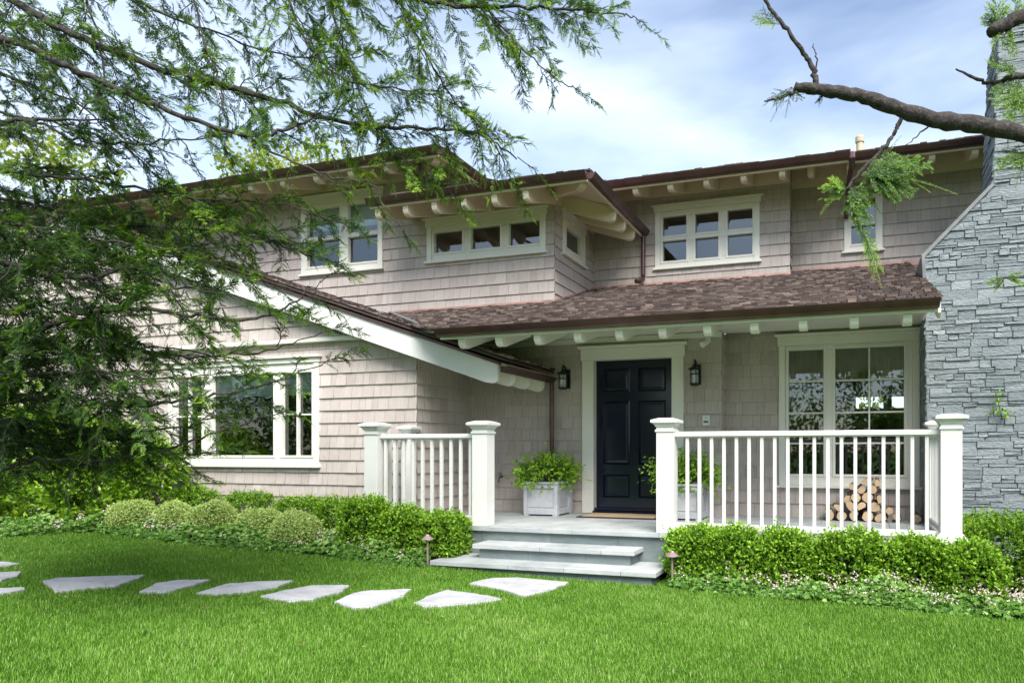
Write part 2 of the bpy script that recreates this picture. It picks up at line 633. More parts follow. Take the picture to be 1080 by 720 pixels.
# ------------------------------------------------------------------ ground
nx, ny = 90, 60
gx = np.concatenate([np.linspace(-400, -40, 10), np.linspace(-36, 16, 70), np.linspace(20, 400, 10)])
gy = np.concatenate([np.linspace(-400, -24, 10), np.linspace(-20, 20, 40), np.linspace(24, 400, 10)])
GXX, GYY = np.meshgrid(gx, gy, indexing='ij')
V = np.stack([GXX, GYY, gz(GXX)], -1).reshape(-1, 3)
ii, jj = np.meshgrid(np.arange(len(gx) - 1), np.arange(len(gy) - 1), indexing='ij')
q = (ii * len(gy) + jj).ravel()
F = np.stack([q, q + len(gy), q + len(gy) + 1, q + 1], 1)
tag(np_mesh('ground', V, F, M['lawn'], np.full(len(F), 0.5)), kind='structure')

# lawn edges, read off the photograph
edge_left = [ground(*p) for p in ((-60, 566), (20, 567), (62, 564), (100, 561), (140, 565), (187, 572), (253, 578.5), (310, 583), (360, 588), (410, 595), (450, 599))]
edge_right = [ground(*p) for p in ((706, 619), (760, 625), (853, 633), (960, 643), (1080, 653), (1180, 660))]
bed_left = [tuple(p[:2]) for p in edge_left] + [(-4.3, 6.9), (-5.5, 7.7), (-16, 7.7), (-17, 6.2)]
bed_right = [tuple(p[:2]) for p in edge_right] + [(5.0, 6.0), (5.0, 8.6), (0.9, 8.6), (-1.75, 7.0)]


def flat(name, poly, z, mat, **k):
    mb = MB()
    bm = bmesh.new()
    vs_ = [bm.verts.new((x, y, 0)) for x, y in poly]
    bm.faces.new(vs_)
    bmesh.ops.triangulate(bm, faces=bm.faces[:])
    bmesh.ops.subdivide_edges(bm, edges=bm.edges[:], cuts=6, use_grid_fill=True)
    bmesh.ops.triangulate(bm, faces=bm.faces[:])
    for f in bm.faces:
        mb.poly([(v.co.x, v.co.y, float(gz(v.co.x)) + z) for v in f.verts])
    bm.free()
    return mb.build(name, mat, **k)


tag(flat('planting_bed', bed_left, 0.012, M['soil']), kind='structure')
tag(flat('planting_bed', bed_right, 0.012, M['soil']), kind='structure')

# ------------------------------------------------------------------ the house
house = empty('house', (-4, 9, 0.2), 'two storey house clad in weathered shingles with cream trim and grey stone chimney', 'house')

Y0, Y1, YG, YU, YV = 8.95, 9.30, 7.68, 10.52, 10.92      # planes: door wall, window wall, gabled wing, upper right walls
FL = 0.48                                                # porch floor
XC = 0.845                                               # chimney side
XW = -5.56                                               # wing corner
XB = -4.15                                               # upper bay corner
XR = -0.945                                              # upper right corner
XS = -6.30                                               # upper left corner

# windows: (glass rectangles) and casing, in (u, z)
win_porch = dict(cas=(-0.965, 0.81, 0.90, 2.775), panes=[(-0.834, -0.381, 1.05, 2.712), (-0.228, 0.625, 1.05, 2.712)],
                 mun_v=[0.199], mun_h=[2.29, 1.865, 1.46])
win_wing = dict(cas=(-9.95, -7.135, 1.16, 2.60), panes=[(-9.82, -9.29, 1.296, 2.465), (-9.086, -7.94, 1.296, 2.465), (-7.786, -7.26, 1.296, 2.465)],
                mun_v=[-9.555, -7.525], mun_h=[1.872])
win_bay = dict(cas=(-6.27, -4.27, 4.265, 4.79), panes=[(-6.147, -5.656, 4.39, 4.70), (-5.50, -5.012, 4.39, 4.71), (-4.862, -4.368, 4.39, 4.72)], mun_v=[], mun_h=[])
win_side = dict(cas=(9.22, 10.08, 4.31, 4.83), panes=[(9.36, 9.93, 4.43, 4.73)], mun_v=[], mun_h=[])
win_tall = dict(cas=(-8.67, -7.085, 4.25, 5.38), panes=[(-8.556, -7.911, 4.37, 4.78), (-7.745, -7.146, 4.37, 4.78), (-8.556, -7.911, 4.85, 5.30), (-7.745, -7.146, 4.85, 5.30)], mun_v=[], mun_h=[])
_u = [(-2.945, -2.555), (-2.405, -2.035), (-1.885, -1.50)]
win_triple = dict(cas=(-3.07, -1.385, 4.315, 5.22), panes=[(a, b, z0, z1) for a, b in _u for z0, z1 in ((4.42, 4.74), (4.83, 5.13))], mun_v=[], mun_h=[])
win_small = dict(cas=(-0.135, 0.425, 4.445, 5.33), panes=[(-0.03, 0.32, 4.55, 4.83), (-0.03, 0.32, 4.89, 5.24)], mun_v=[], mun_h=[])
door_hole = (-3.516, -2.373, FL, 2.64)


def hole(w):
    c = w['cas']
    return (c[0] + 0.006, c[1] - 0.006, c[2] + 0.006, c[3] - 0.006)


# walls
shingled('wall', (0, Y0, 0), X_, Z_, -Y_, XW, -1.682, FL, 2.97, CO, M['shingle'], house, holes=[door_hole], seed=2)
shingled('wall', (-1.70, 0, 0), Y_, Z_, X_, Y0 - 0.004, Y1, FL, 2.97, CO, M['shingle'], house, seed=3)
shingled('wall', (0, Y1, 0), X_, Z_, -Y_, -1.70, XC + 0.3, FL, 3.05, CO, M['shingle'], house, holes=[hole(win_porch)], seed=4)
shingled('wall', (0, YG, 0), X_, Z_, -Y_, -14.5, XW + 0.018, 0.2, 2.88, CO, M['shingle'], house, holes=[hole(win_wing)], lim=lambda z: (-14.5, min(XW + 0.018, -4.2 - (z + 0.2 - 2.43) / 0.34)), seed=5)
shingled('wall', (XW, 0, 0), Y_, Z_, X_, YG - 0.004, Y0, 0.2, 2.84, CO, M['shingle'], house, seed=6)
# gable field, projecting a little over the wall below
GABLE = lambda z: (-19.5 + (z + 0.22 - 2.43) / 0.34, -4.2 - (z + 0.22 - 2.43) / 0.34)
shingled('wall', (0, YG - 0.07, 0), X_, Z_, -Y_, -14.5, -5.0, 2.935, 4.78, CO, M['shingle'], house, lim=lambda z: (max(-14.5, GABLE(z)[0]), GABLE(z)[1]), seed=7)
# upper storey
shingled('wall', (0, Y0, 0), X_, Z_, -Y_, XS, XB + 0.018, 3.15, 4.93, CO, M['shingle'], house, holes=[hole(win_bay)], seed=8)
shingled('wall', (0, Y0, 0), X_, Z_, -Y_, -14.5, XS + 0.018, 3.15, 5.62, CO, M['shingle'], house, holes=[hole(win_tall)], seed=9)
shingled('wall', (XB, 0, 0), Y_, Z_, X_, Y0 - 0.004, YU, 3.3, 5.1, CO, M['shingle'], house, holes=[hole(win_side)], seed=10)
shingled('wall', (XS, 0, 0), Y_, Z_, X_, Y0 - 0.004, YU + 1.5, 4.9, 5.62, CO, M['shingle'], house, seed=13)
shingled('wall', (0, YU, 0), X_, Z_, -Y_, XB, XR + 0.018, 3.85, 5.50, CO, M['shingle'], house, holes=[hole(win_triple)], seed=11)
shingled('wall', (XR, 0, 0), Y_, Z_, X_, YU - 0.004, YV, 3.9, 5.80, CO, M['shingle'], house, seed=12)
shingled('wall', (0, YV, 0), X_, Z_, -Y_, XR, 5.0, 3.95, 5.62, CO, M['shingle'], house, holes=[hole(win_small)], seed=14)


# windows
def window(w, O, U, N, header=(0.0, 0.15), cap=0.03, sill=True, proud=0.035, deep=0.05, shade=None, parent=house):
    O, U, N = Vector(O), Vector(U), Vector(N)
    c = w['cas']

    def B(mb, u0, u1, z0, z1, n0, n1, tint=0.5):
        pr = [(u0, z0), (u1, z0), (u1, z1), (u0, z1)]
        mb.prism(pr, O + N * n0, U, Z_, N * (n1 - n0), tint)
    fr = MB()
    us = sorted({p[0] for p in w['panes']} | {p[1] for p in w['panes']})
    u_lo, u_hi = min(p[0] for p in w['panes']), max(p[1] for p in w['panes'])
    z_lo, z_hi = min(p[2] for p in w['panes']), max(p[3] for p in w['panes'])
    cw = 0.085
    # outer casing
    B(fr, c[0], c[0] + cw, c[2], c[3], -0.03, proud)
    B(fr, c[1] - cw, c[1], c[2], c[3], -0.03, proud)
    # head casing with projecting cap
    h0, h1 = header
    B(fr, c[0] - 0.02, c[1] + 0.02, c[3] + h0 + 0.001, c[3] + h1, -0.03, proud + 0.012)
    B(fr, c[0] - 0.055, c[1] + 0.055, c[3] + h1 + 0.001, c[3] + h1 + cap, -0.03, proud + 0.05)
    # sash stock filling between the casing and the glass, set back
    bands = sorted({c[2], c[3]} | {z for p in w['panes'] for z in (p[2], p[3])})
    for z0, z1 in zip(bands[:-1], bands[1:]):
        zm = (z0 + z1) / 2
        open_ = sorted((p[0], p[1]) for p in w['panes'] if p[2] < zm < p[3])
        u = c[0] + cw + 0.001
        for a, b in open_ + [(c[1] - cw - 0.001, None)]:
            if a - u > 1e-3:
                B(fr, u, a, z0 + 0.0005, z1 - 0.0005, -deep, proud - 0.018)
            u = b
    # raised sash lips round every pane, so each light reads as its own sash
    for a, b, z0, z1 in w['panes']:
        s_ = 0.035
        for q in ((a - s_, a - 0.002, z0 - s_, z1 + s_), (b + 0.002, b + s_, z0 - s_, z1 + s_), (a - 0.002, b + 0.002, z0 - s_, z0 - 0.002), (a - 0.002, b + 0.002, z1 + 0.002, z1 + s_)):
            B(fr, *q, -0.02, proud - 0.008)
    # glazing bars
    for mv in w['mun_v']:
        for a, b, z0, z1 in w['panes']:
            if a < mv < b:
                B(fr, mv - 0.011, mv + 0.011, z0 - 0.001, z1 + 0.001, -deep + 0.004, proud - 0.022)
    for mh in w['mun_h']:
        for a, b, z0, z1 in w['panes']:
            if z0 < mh < z1 and not (w is win_wing and b - a > 1):
                B(fr, a - 0.001, b + 0.001, mh - 0.011, mh + 0.011, -deep + 0.006, proud - 0.024)
    f = fr.build('window', M['trim'], parent, bevel=0.004)
    pn = MB()
    for a, b, z0, z1 in w['panes']:
        pn.poly([O + U * u + Z_ * z - N * (deep - 0.012) for u, z in ((a - 0.004, z0 - 0.004), (b + 0.004, z0 - 0.004), (b + 0.004, z1 + 0.004), (a - 0.004, z1 + 0.004))])
    pn.build('pane', M['glass'], f)
    if sill:
        sl = MB()
        B(sl, c[0] - 0.03, c[1] + 0.03, c[2] - 0.035, c[2] - 0.001, -0.03, proud + 0.035)
        sl.build('sill', M['trim'], f, bevel=0.004)
    if shade:
        zt, zb, mat = shade
        sh = MB()
        k = int((u_hi - u_lo + 0.1) / 0.05)
        for i in range(k):
            ua, ub = u_lo - 0.05 + i * 0.05, u_lo - 0.05 + (i + 1) * 0.05
            n_ = 0.006 if mat is M['woven'] else 0.0
            m_ = (ua + ub) / 2
            for (p, q, a0, a1) in ((ua, m_, 0, n_), (m_, ub, n_, 0)):
                sh.poly([O + U * p + Z_ * zb - N * (deep + 0.05 + a0), O + U * q + Z_ * zb - N * (deep + 0.05 + a1), O + U * q + Z_ * zt - N * (deep + 0.05 + a1), O + U * p + Z_ * zt - N * (deep + 0.05 + a0)])
        sh.build('blind', mat, f)
    return f


window(win_porch, (0, Y1, 0), X_, -Y_, header=(0.0, 0.125), shade=(2.72, 2.31, M['woven']))
window(win_wing, (0, YG, 0), X_, -Y_, header=(0.0, 0.07), shade=(2.47, 2.16, M['blind']))
window(win_bay, (0, Y0, 0), X_, -Y_, header=(0.0, 0.10), cap=0.025)
window(win_side, (XB, 0, 0), Y_, X_, header=(0.0, 0.10), cap=0.025)
window(win_tall, (0, Y0, 0), X_, -Y_, header=(0.0, 0.10), shade=(5.32, 4.98, M['blind']))
window(win_triple, (0, YU, 0), X_, -Y_, header=(0.0, 0.07))
window(win_small, (0, YV, 0), X_, -Y_, header=(0.0, 0.05), cap=0.02)


# rooms behind the glass
def room(x0, x1, y0, y1, z0, z1, back_open=(), wall='room'):
    mb = MB()
    mb.poly([(x0, y0, z0), (x1, y0, z0), (x1, y1, z0), (x0, y1, z0)], mi=1)
    mb.poly([(x0, y0, z1), (x0, y1, z1), (x1, y1, z1), (x1, y0, z1)])
    mb.poly([(x0, y0, z0), (x0, y1, z0), (x0, y1, z1), (x0, y0, z1)])
    mb.poly([(x1, y0, z0), (x1, y0, z1), (x1, y1, z1), (x1, y1, z0)])
    xs = sorted({x0, x1} | {v for b in back_open for v in b[:2]})
    zs = sorted({z0, z1} | {v for b in back_open for v in b[2:]})
    for a, b in zip(xs[:-1], xs[1:]):
        for c, d in zip(zs[:-1], zs[1:]):
            if not any(o[0] <= (a + b) / 2 <= o[1] and o[2] <= (c + d) / 2 <= o[3] for o in back_open):
                mb.poly([(a, y1, c), (b, y1, c), (b, y1, d), (a, y1, d)])
    mb.build('interior', [M[wall], M['roomfloor']], house)


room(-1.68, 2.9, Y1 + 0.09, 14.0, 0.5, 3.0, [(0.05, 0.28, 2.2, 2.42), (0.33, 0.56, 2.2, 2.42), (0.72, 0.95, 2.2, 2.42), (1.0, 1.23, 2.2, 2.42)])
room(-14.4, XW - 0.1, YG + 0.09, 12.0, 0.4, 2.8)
room(-14.4, XS - 0.05, Y0 + 0.09, 12.5, 3.6, 5.6, wall='paleroom')
room(XS - 0.04, XB - 0.09, Y0 + 0.09, 11.6, 3.6, 5.02, wall='paleroom')
room(XB + 0.1, XR - 0.05, YU + 0.09, 14, 3.9, 5.5, wall='paleroom')
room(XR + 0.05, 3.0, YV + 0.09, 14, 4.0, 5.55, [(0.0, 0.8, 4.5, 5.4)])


# door
dm = MB()
dx0, dx1 = door_hole[0], door_hole[1]
yd = Y0 + 0.075
panels = [(x0, x1, z0, z1) for x0, x1 in ((-3.415, -3.015), (-2.885, -2.485)) for z0, z1 in ((2.19, 2.525), (1.165, 2.065), (0.70, 1.03))]
xs = sorted({dx0, dx1} | {v for p in panels for v in p[:2]})
zs = sorted({0.52, 2.64} | {v for p in panels for v in p[2:]})
for a, b in zip(xs[:-1], xs[1:]):
    for c, d in zip(zs[:-1], zs[1:]):
        if not any(p[0] < (a + b) / 2 < p[1] and p[2] < (c + d) / 2 < p[3] for p in panels):
            dm.poly([(a, yd, c), (b, yd, c), (b, yd, d), (a, yd, d)])
for x0, x1, z0, z1 in panels:      # moulded lip, sunk field, raised centre
    rings = [(0, 0), (0.010, -0.010), (0.026, 0.018), (0.034, 0.018), (0.06, 0.012)]
    loops = [[(x0 + i, yd + n, z0 + i), (x1 - i, yd + n, z0 + i), (x1 - i, yd + n, z1 - i), (x0 + i, yd + n, z1 - i)] for i, n in rings]
    for l0, l1 in zip(loops[:-1], loops[1:]):
        for k in range(4):
            dm.poly([l0[k], l0[(k + 1) % 4], l1[(k + 1) % 4], l1[k]])
    dm.poly(loops[-1])
door = dm.build('front_door', M['door'], house)
th = MB()
th.box((dx0 + 0.002, Y0 - 0.09, FL + 0.002), (dx1 - 0.002, Y0 + 0.12, FL + 0.04))
th.box((dx0 + 0.002, Y0 - 0.02, FL + 0.041), (dx1 - 0.002, Y0 + 0.12, FL + 0.075))
th.build('threshold', M['door'], door, bevel=0.006)
df = MB()
df.box((-3.69, Y0 - 0.045, FL + 0.002), (-3.516, Y0 + 0.1, 2.64))
df.box((-2.373, Y0 - 0.045, FL + 0.002), (-2.205, Y0 + 0.1, 2.64))
df.box((-3.71, Y0 - 0.055, 2.6405), (-2.185, Y0 + 0.1, 2.80))
df.box((-3.745, Y0 - 0.095, 2.801), (-2.15, Y0 + 0.02, 2.838))
df.build('door_frame', M['trim'], door, bevel=0.005)
# dark hall behind the door is closed off by the door itself

# ------------------------------------------------------------------ eaves and roofs
GUT = [(0, 0), (0, -0.105), (0.045, -0.105), (0.065, -0.085), (0.085, -0.05), (0.10, -0.02), (0.108, 0.0), (0.095, 0.006), (0.09, -0.012)]


def gutter(p0, p1, out, parent, h=0.80):
    mb = MB()
    p0, p1 = Vector(p0), Vector(p1)
    mb.prism([(a, b * h) for a, b in GUT], p0, Vector(out), Z_, p1 - p0)
    return mb.build('gutter', M['copper'], parent)


def tail(base, inward, width_dir, length, depth, parent, w=0.085, mat=None):
    """rafter end with a rounded lower nose; base is its outer top edge, length runs in and up the pitch"""
    mb = MB()
    prof = [(0.0, 0.0), (length, 0.0), (length, -depth)]
    for k in range(7):
        a = k / 6 * math.pi / 2
        prof.append((0.13 - 0.125 * math.sin(a), -depth + depth * 0.55 * (1 - math.cos(a))))
    A = Vector(inward) + Z_ * PITCH
    mb.prism(prof, Vector(base) - Vector(width_dir) * w / 2, A, Z_, Vector(width_dir) * w)
    return mb.build('rafter_tail', mat or M['soffit'], parent, bevel=0.004)


def roof_slab(name, pts, mat=None):
    """roof plane with thickness"""
    mb = MB()
    P = [Vector(p) for p in pts]
    Q = [p - Z_ * 0.035 for p in P]
    mb.poly(P, 0.35)
    mb.poly(list(reversed(Q)), 0.2, 1)
    for i in range(len(P)):
        j = (i + 1) % len(P)
        mb.poly([Q[i], Q[j], P[j], P[i]], 0.3)
    return mb.build(name, [M['roof'], M['soffit']], house)


SL = math.sqrt(1 + PITCH ** 2)


def eave_shingles(parent, O, U, inward, length, run, lim=None, seed=1, exposure=0.13):
    """shingle courses on a roof plane that starts at O"""
    V_ = (Vector(inward) + Z_ * PITCH) / SL
    N_ = Vector(U).cross(V_)
    if N_.z < 0:
        N_ = -N_
    o = shingled('roof_covering', O, U, V_, N_, 0, length, 0, run * SL, exposure, M['roof'], parent, lim=lim, thick=0.026, wid=(0.09, 0.24), jit=0.022, gap=0.006, backing=False, seed=seed)
    return o


# porch roof
ZP, YE = 2.80, 6.95
VAL = lambda y: -4.94 - (y - YE) * 1.015                    # valley with the gabled wing
pr = roof_slab('porch_roof', [(-4.80, YE - 0.03, ZP), (0.80, YE - 0.03, ZP), (0.80, 11.1, ZP + (11.1 - YE) * PITCH), (VAL(11.1), 11.1, ZP + (11.1 - YE) * PITCH)])
eave_shingles(pr, (0, YE - 0.05, ZP + 0.006), X_, Y_, 0, 4.12, seed=21).name = 'roof_covering'
bpy.data.objects.remove(bpy.data.objects['roof_covering'])
V_ = (Y_ + Z_ * PITCH) / SL
shingled('roof_covering', (0, YE - 0.05, ZP + 0.006), X_, V_, X_.cross(V_), -9.5, 0.81, 0, 4.14 * SL, 0.115, M['roof'], pr,
         lim=lambda v: (VAL(YE + v / SL) + (0.12 if v < 0.2 else 0), 0.81), thick=0.020, wid=(0.055, 0.13), jit=0.024, gap=0.013, backing=False, seed=22, end_tint=0.13)
gutter((-4.70, YE - 0.035, ZP - 0.012), (0.775, YE - 0.035, ZP - 0.012), -Y_, pr)
mb = MB()
mb.box((-4.68, YE - 0.03, ZP - 0.122), (0.76, YE + 0.0, ZP - 0.055))
mb.build('fascia', M['trim'], pr)
for k in range(11):
    x = -4.42 + k * 0.492
    tail((x, YE + 0.005, ZP - 0.058), Y_, X_, 0.75, 0.205, pr, mat=M['trim'])
mb = MB()
mb.poly([(-5.55, 7.62, 2.955), (-5.55, Y0, 2.955), (XC + 0.1, Y1, 2.975), (0.77, 8.58, 2.975), (0.77, 7.62, 2.975)])
mb.poly([(-4.70, YE, ZP - 0.062), (-5.55, 7.62, 2.957), (0.77, 7.62, 2.977), (0.77, YE, ZP - 0.062)])
mb.prism([(YE, ZP - 0.13), (YE + 0.08, ZP - 0.17), (7.62, 2.90), (8.59, 2.90), (8.59, ZP + (8.59 - YE) * PITCH - 0.052), (YE, ZP - 0.052)], (0.771, 0, 0), Y_, Z_, (0.025, 0, 0))
mb.build('porch_ceiling', M['trim'], pr)
# frieze board over the door wall
mb = MB()
mb.box((XW + 0.03, Y0 - 0.03, 2.885), (-1.685, Y0 + 0.02, 2.954))
mb.build('frieze', M['trim'], pr)

# gabled wing roof: rises from the right eave to a ridge, front rake at YB
YBG, XE, ZE, XRI = 7.42, -4.20, 2.43, -11.87
ZR = ZE + 0.34 * (XE - XRI)
wr = roof_slab('wing_roof', [(XE + 0.06, YBG - 0.02, ZE + 0.08), (XE + 0.06, 9.0, ZE + 0.08), (XRI, 9.0, ZR + 0.10), (XRI, YBG - 0.02, ZR + 0.10)])
roof_slab('wing_roof', [(XRI, YBG - 0.02, ZR + 0.10), (XRI, 9.0, ZR + 0.10), (-19.5, 9.0, ZE + 0.08), (-19.5, YBG - 0.02, ZE + 0.08)])
PW = 0.34
SW = math.sqrt(1 + PW ** 2)
V_ = (-X_ + Z_ * PW) / SW
shingled('roof_covering', (XE + 0.08, 0, ZE + 0.086), Y_, V_, Vector((PW, 0, 1)).normalized(), YBG - 0.04, 8.93, 0, 7.6 * SW, 0.135, M['roof'], wr,
         thick=0.024, wid=(0.07, 0.17), jit=0.03, gap=0.014, backing=False, seed=24, end_tint=0.15)
# barge boards
for sgn, xe in ((1, XE), (-1, -19.54)):
    mb = MB()
    D = Vector((-sgn, 0, PW))
    L = XE - XRI
    prof = [(0.0, -0.20), (0.03, -0.235), (0.09, -0.262), (0.17, -0.275), (L, -0.275), (L, 0.0), (0.0, 0.0)]
    mb.prism(prof, (xe, YBG, ZE), D, Z_, (0, 0.045, 0))
    mb.build('barge_board', M['white'], wr)
    mb = MB()
    mb.prism([(-0.03, 0.001), (L, 0.001), (L, 0.035), (-0.03, 0.035)], (xe, YBG - 0.025, ZE), D, Z_, (0, 0.07, 0))
    mb.build('rake_flashing', M['copper'], wr)
    mb = MB()      # rake soffit
    mb.prism([(0.12, -0.10), (L, -0.10), (L, -0.07), (0.12, -0.07)], (xe, YBG + 0.046, ZE), D, Z_, (0, YG - YBG, 0))
    mb.build('soffit', M['soffit'], wr)
# eave side of the wing: soffit, tails, gutter
mb = MB()
mb.prism([(0.0, -0.03), (1.4, -0.03), (1.4, 0.0), (0.0, 0.0)], (XE + 0.02, YBG + 0.05, ZE + 0.02), Vector((-1, 0, PW)), Z_, (0, Y0 - YBG - 0.1, 0))
mb.build('soffit', M['soffit'], wr)
for y in (7.80, 8.22, 8.66):
    tail((XE + 0.03, y, ZE - 0.015), -X_, Y_, 1.35, 0.26, wr, mat=M['trim'])
gutter((XE + 0.015, YBG + 0.05, ZE - 0.02), (XE + 0.015, Y0 - 0.045, ZE - 0.02), X_, wr, 0.72)
# drip board under the projecting gable field
mb = MB()
mb.box((-14.5, YG - 0.10, 2.875), (-6.05, YG - 0.003, 2.93))
mb.build('gable_band', M['trim'], house)


def hip_eave(name, xl, xr, yf, yb, z, ov, mass_left=False, seed=40, tails_f=0.5, tails_s=0.5, side=True, gx0=None, td=0.175, square=False):
    gx0 = xl if gx0 is None else gx0
    """eave round the front and right side of an upper storey block"""
    run = 1.6
    zr = z + run * PITCH
    ro = roof_slab(name, [(xl, yf - 0.02, z), (xr + 0.02, yf - 0.02, z), (xr + 0.02 if square else xr - run, yf + run, zr), (xl, yf + run, zr)])
    V1 = (Y_ + Z_ * PITCH) / SL
    shingled('roof_covering', (0, yf - 0.04, z + 0.006), X_, V1, X_.cross(V1), xl, xr + 0.04, 0, 0.6, 0.13, M['roof'], ro,
             lim=lambda v: (xl, xr + 0.04 - (0 if square else v / SL)), thick=0.026, wid=(0.09, 0.24), jit=0.02, gap=0.006, backing=False, seed=seed)
    gutter((gx0, yf - 0.02, z - 0.012), (xr + 0.02, yf - 0.02, z - 0.012), -Y_, ro)
    fs = MB()
    fs.box((gx0, yf - 0.015, z - 0.12), (xr + 0.015, yf + 0.015, z - 0.052))
    if side:
        k_ = min(run, yb - yf)
        pts = [(xr + 0.02, yf - 0.02, z), (xr + 0.02, yb, z), (xr - k_, yb, z + k_ * PITCH)]
        if yb - yf > run:
            pts.append((xr - run, yf + run, zr))
        roof_slab(name, pts)
        V2 = (-X_ + Z_ * PITCH) / SL
        shingled('roof_covering', (xr + 0.04, 0, z + 0.006), Y_, V2, Vector((PITCH, 0, 1)).normalized(), yf - 0.04, yb, 0, 0.6, 0.13, M['roof'], ro,
                 lim=lambda v: (yf - 0.04 + v / SL, yb), thick=0.026, wid=(0.09, 0.24), jit=0.02, gap=0.006, backing=False, seed=seed + 1)
        gutter((xr + 0.02, yf - 0.02, z - 0.012), (xr + 0.02, yb, z - 0.012), X_, ro)
        fs.box((xr - 0.015, yf + 0.016, z - 0.12), (xr + 0.015, yb, z - 0.052))
    fs.build('fascia', M['soffit'], ro)
    so = MB()
    zi = z - 0.055 + ov * PITCH
    so.poly([(xl, yf, z - 0.056), (xl, yf + ov + 0.05, zi), (xr if square else xr - ov - 0.05, yf + ov + 0.05, zi), (xr, yf, z - 0.056)])
    if side:
        so.poly([(xr, yf, z - 0.056), (xr - ov - 0.05, yf + ov + 0.05, zi), (xr - ov - 0.05, yb, zi), (xr, yb, z - 0.056)])
    so.build('soffit', M['soffit'], ro)
    if square:      # closed end of the roof where the wall steps back
        en = MB()
        en.prism([(yf, z - 0.12), (yb + 0.45, z - 0.12 + (yb + 0.45 - yf) * PITCH), (yb + 0.45, z - 0.05 + (yb + 0.45 - yf) * PITCH), (yf, z - 0.05)], (xr - 0.01, 0, 0), Y_, Z_, (0.03, 0, 0))
        en.build('fascia', M['soffit'], ro)
        gt = MB()
        gt.box((xr + 0.021, yf - 0.09, z - 0.115), (xr + 0.10, yb - 0.10, z + 0.0))
        gt.build('gutter_return', M['copper'], ro, bevel=0.02)
    n = int((xr - ov - xl) / tails_f)
    for k in range(n + 1):
        x = xr - ov - 0.02 - k * tails_f
        if x > xl + 0.05:
            tail((x, yf + 0.02, z - 0.06), Y_, X_, ov, td, ro)
    if side:
        y = yf + ov + 0.30
        while y < yb - 0.15:
            tail((xr - 0.02, y, z - 0.06), -X_, Y_, ov, td, ro)
            y += tails_s
        # hip rafter at the corner
        mb = MB()
        d = Vector((-1, 1, PITCH))
        w = Vector((1, 1, 0)).normalized()
        prof = [(0.02, 0), (ov, 0), (ov, -0.15), (0.16, -0.15), (0.08, -0.12), (0.04, -0.07)]
        mb.prism(prof, Vector((xr - 0.03, yf + 0.03, z - 0.06)) - w * 0.05, d, Z_, w * 0.10)
        mb.build('rafter_tail', M['soffit'], ro, bevel=0.004)
    return ro


OV = 0.87
bay_roof = hip_eave('bay_roof', -6.62, XB + OV, Y0 - OV, YU - 0.03, 4.945, OV, seed=40, tails_f=0.47, tails_s=0.44, td=0.235)
tall_roof = hip_eave('upper_roof', -14.6, XS + OV - 0.06, Y0 - OV, 12.0, 5.55, OV, seed=44, tails_f=0.62, tails_s=0.6)
main_roof = hip_eave('upper_roof', -4.5, XR + OV, YU - OV, YV - OV, 5.43, OV, seed=48, tails_f=0.545, tails_s=2, side=False, square=True)
rear_roof = hip_eave('upper_roof', XR - 0.05, 5.2, YV - OV, YV - OV + 0.5, 5.568, OV, seed=52, tails_f=0.545, side=False, gx0=XR + OV + 0.03)
# plain upper roof planes behind, and frieze boards under the soffits
mb = MB()
mb.poly([(-4.4, 11.25, 5.96), (6.0, 11.65, 5.98), (6.0, 15.0, 7.1), (-4.4, 15.0, 7.1)], 0.4)
mb.poly([(-14.6, 9.6, 6.14), (-7.0, 9.6, 6.14), (-7.0, 14.0, 7.4), (-14.6, 14.0, 7.4)], 0.4)
mb.build('roof_field', M['roof'], house)
mb = MB()
mb.box((XS + 0.01, Y0 - 0.03, 4.925), (XB + 0.028, Y0 + 0.03, 5.20))
mb.box((XB + 0.002, Y0 + 0.032, 4.965), (XB + 0.03, YU - 0.03, 5.20))
mb.box((-14.5, Y0 - 0.03, 5.56), (XS + 0.02, Y0 + 0.03, 5.86))
mb.box((XB + 0.01, YU - 0.03, 5.46), (XR + 0.02, YU + 0.03, 5.72))
mb.box((XR - 0.4, YV - 0.03, 5.50), (5.0, YV + 0.03, 5.90))
mb.build('frieze', M['soffit'], house)
# copper flashing where walls meet the porch roof
zr_ = lambda y: ZP + (y - YE) * PITCH
mb = MB()
mb.box((VAL(Y0) + 0.1, Y0 - 0.034, zr_(Y0) - 0.02), (XB + 0.034, Y0 - 0.001, zr_(Y0) + 0.055), 0.5)
mb.prism([(0, -0.02), (YU - Y0, (YU - Y0) * PITCH - 0.02), (YU - Y0, (YU - Y0) * PITCH + 0.06), (0, 0.06)], (XB + 0.004, Y0, zr_(Y0)), Y_, Z_, (0.03, 0, 0))
mb.box((XB + 0.036, YU - 0.034, zr_(YU) - 0.02), (XR + 0.03, YU - 0.001, zr_(YU) + 0.06))
mb.box((XR + 0.032, YV - 0.034, zr_(YV) - 0.02), (1.0, YV - 0.001, zr_(YV) + 0.06))
mb.build('flashing', M['flash'], house)
mb = MB()      # valley metal between wing and porch roofs
a, b = Vector((VAL(7.35) + 0.03, 7.35, zr_(7.35) + 0.045)), Vector((VAL(Y0) + 0.03, Y0 - 0.03, zr_(Y0) + 0.04))
mb.prism([(-0.03, 0), (0.03, 0), (0.03, 0.012), (-0.03, 0.012)], a, (1, 0, 0), Z_, b - a)
mb.build('valley_flashing', M['lead'], house)


# downspouts
def spout(name, pts, parent, r=0.036):
    mb = MB()
    mb.tube(pts, r, 12)
    return mb.build('downspout', M['copper'], parent, smooth=False)


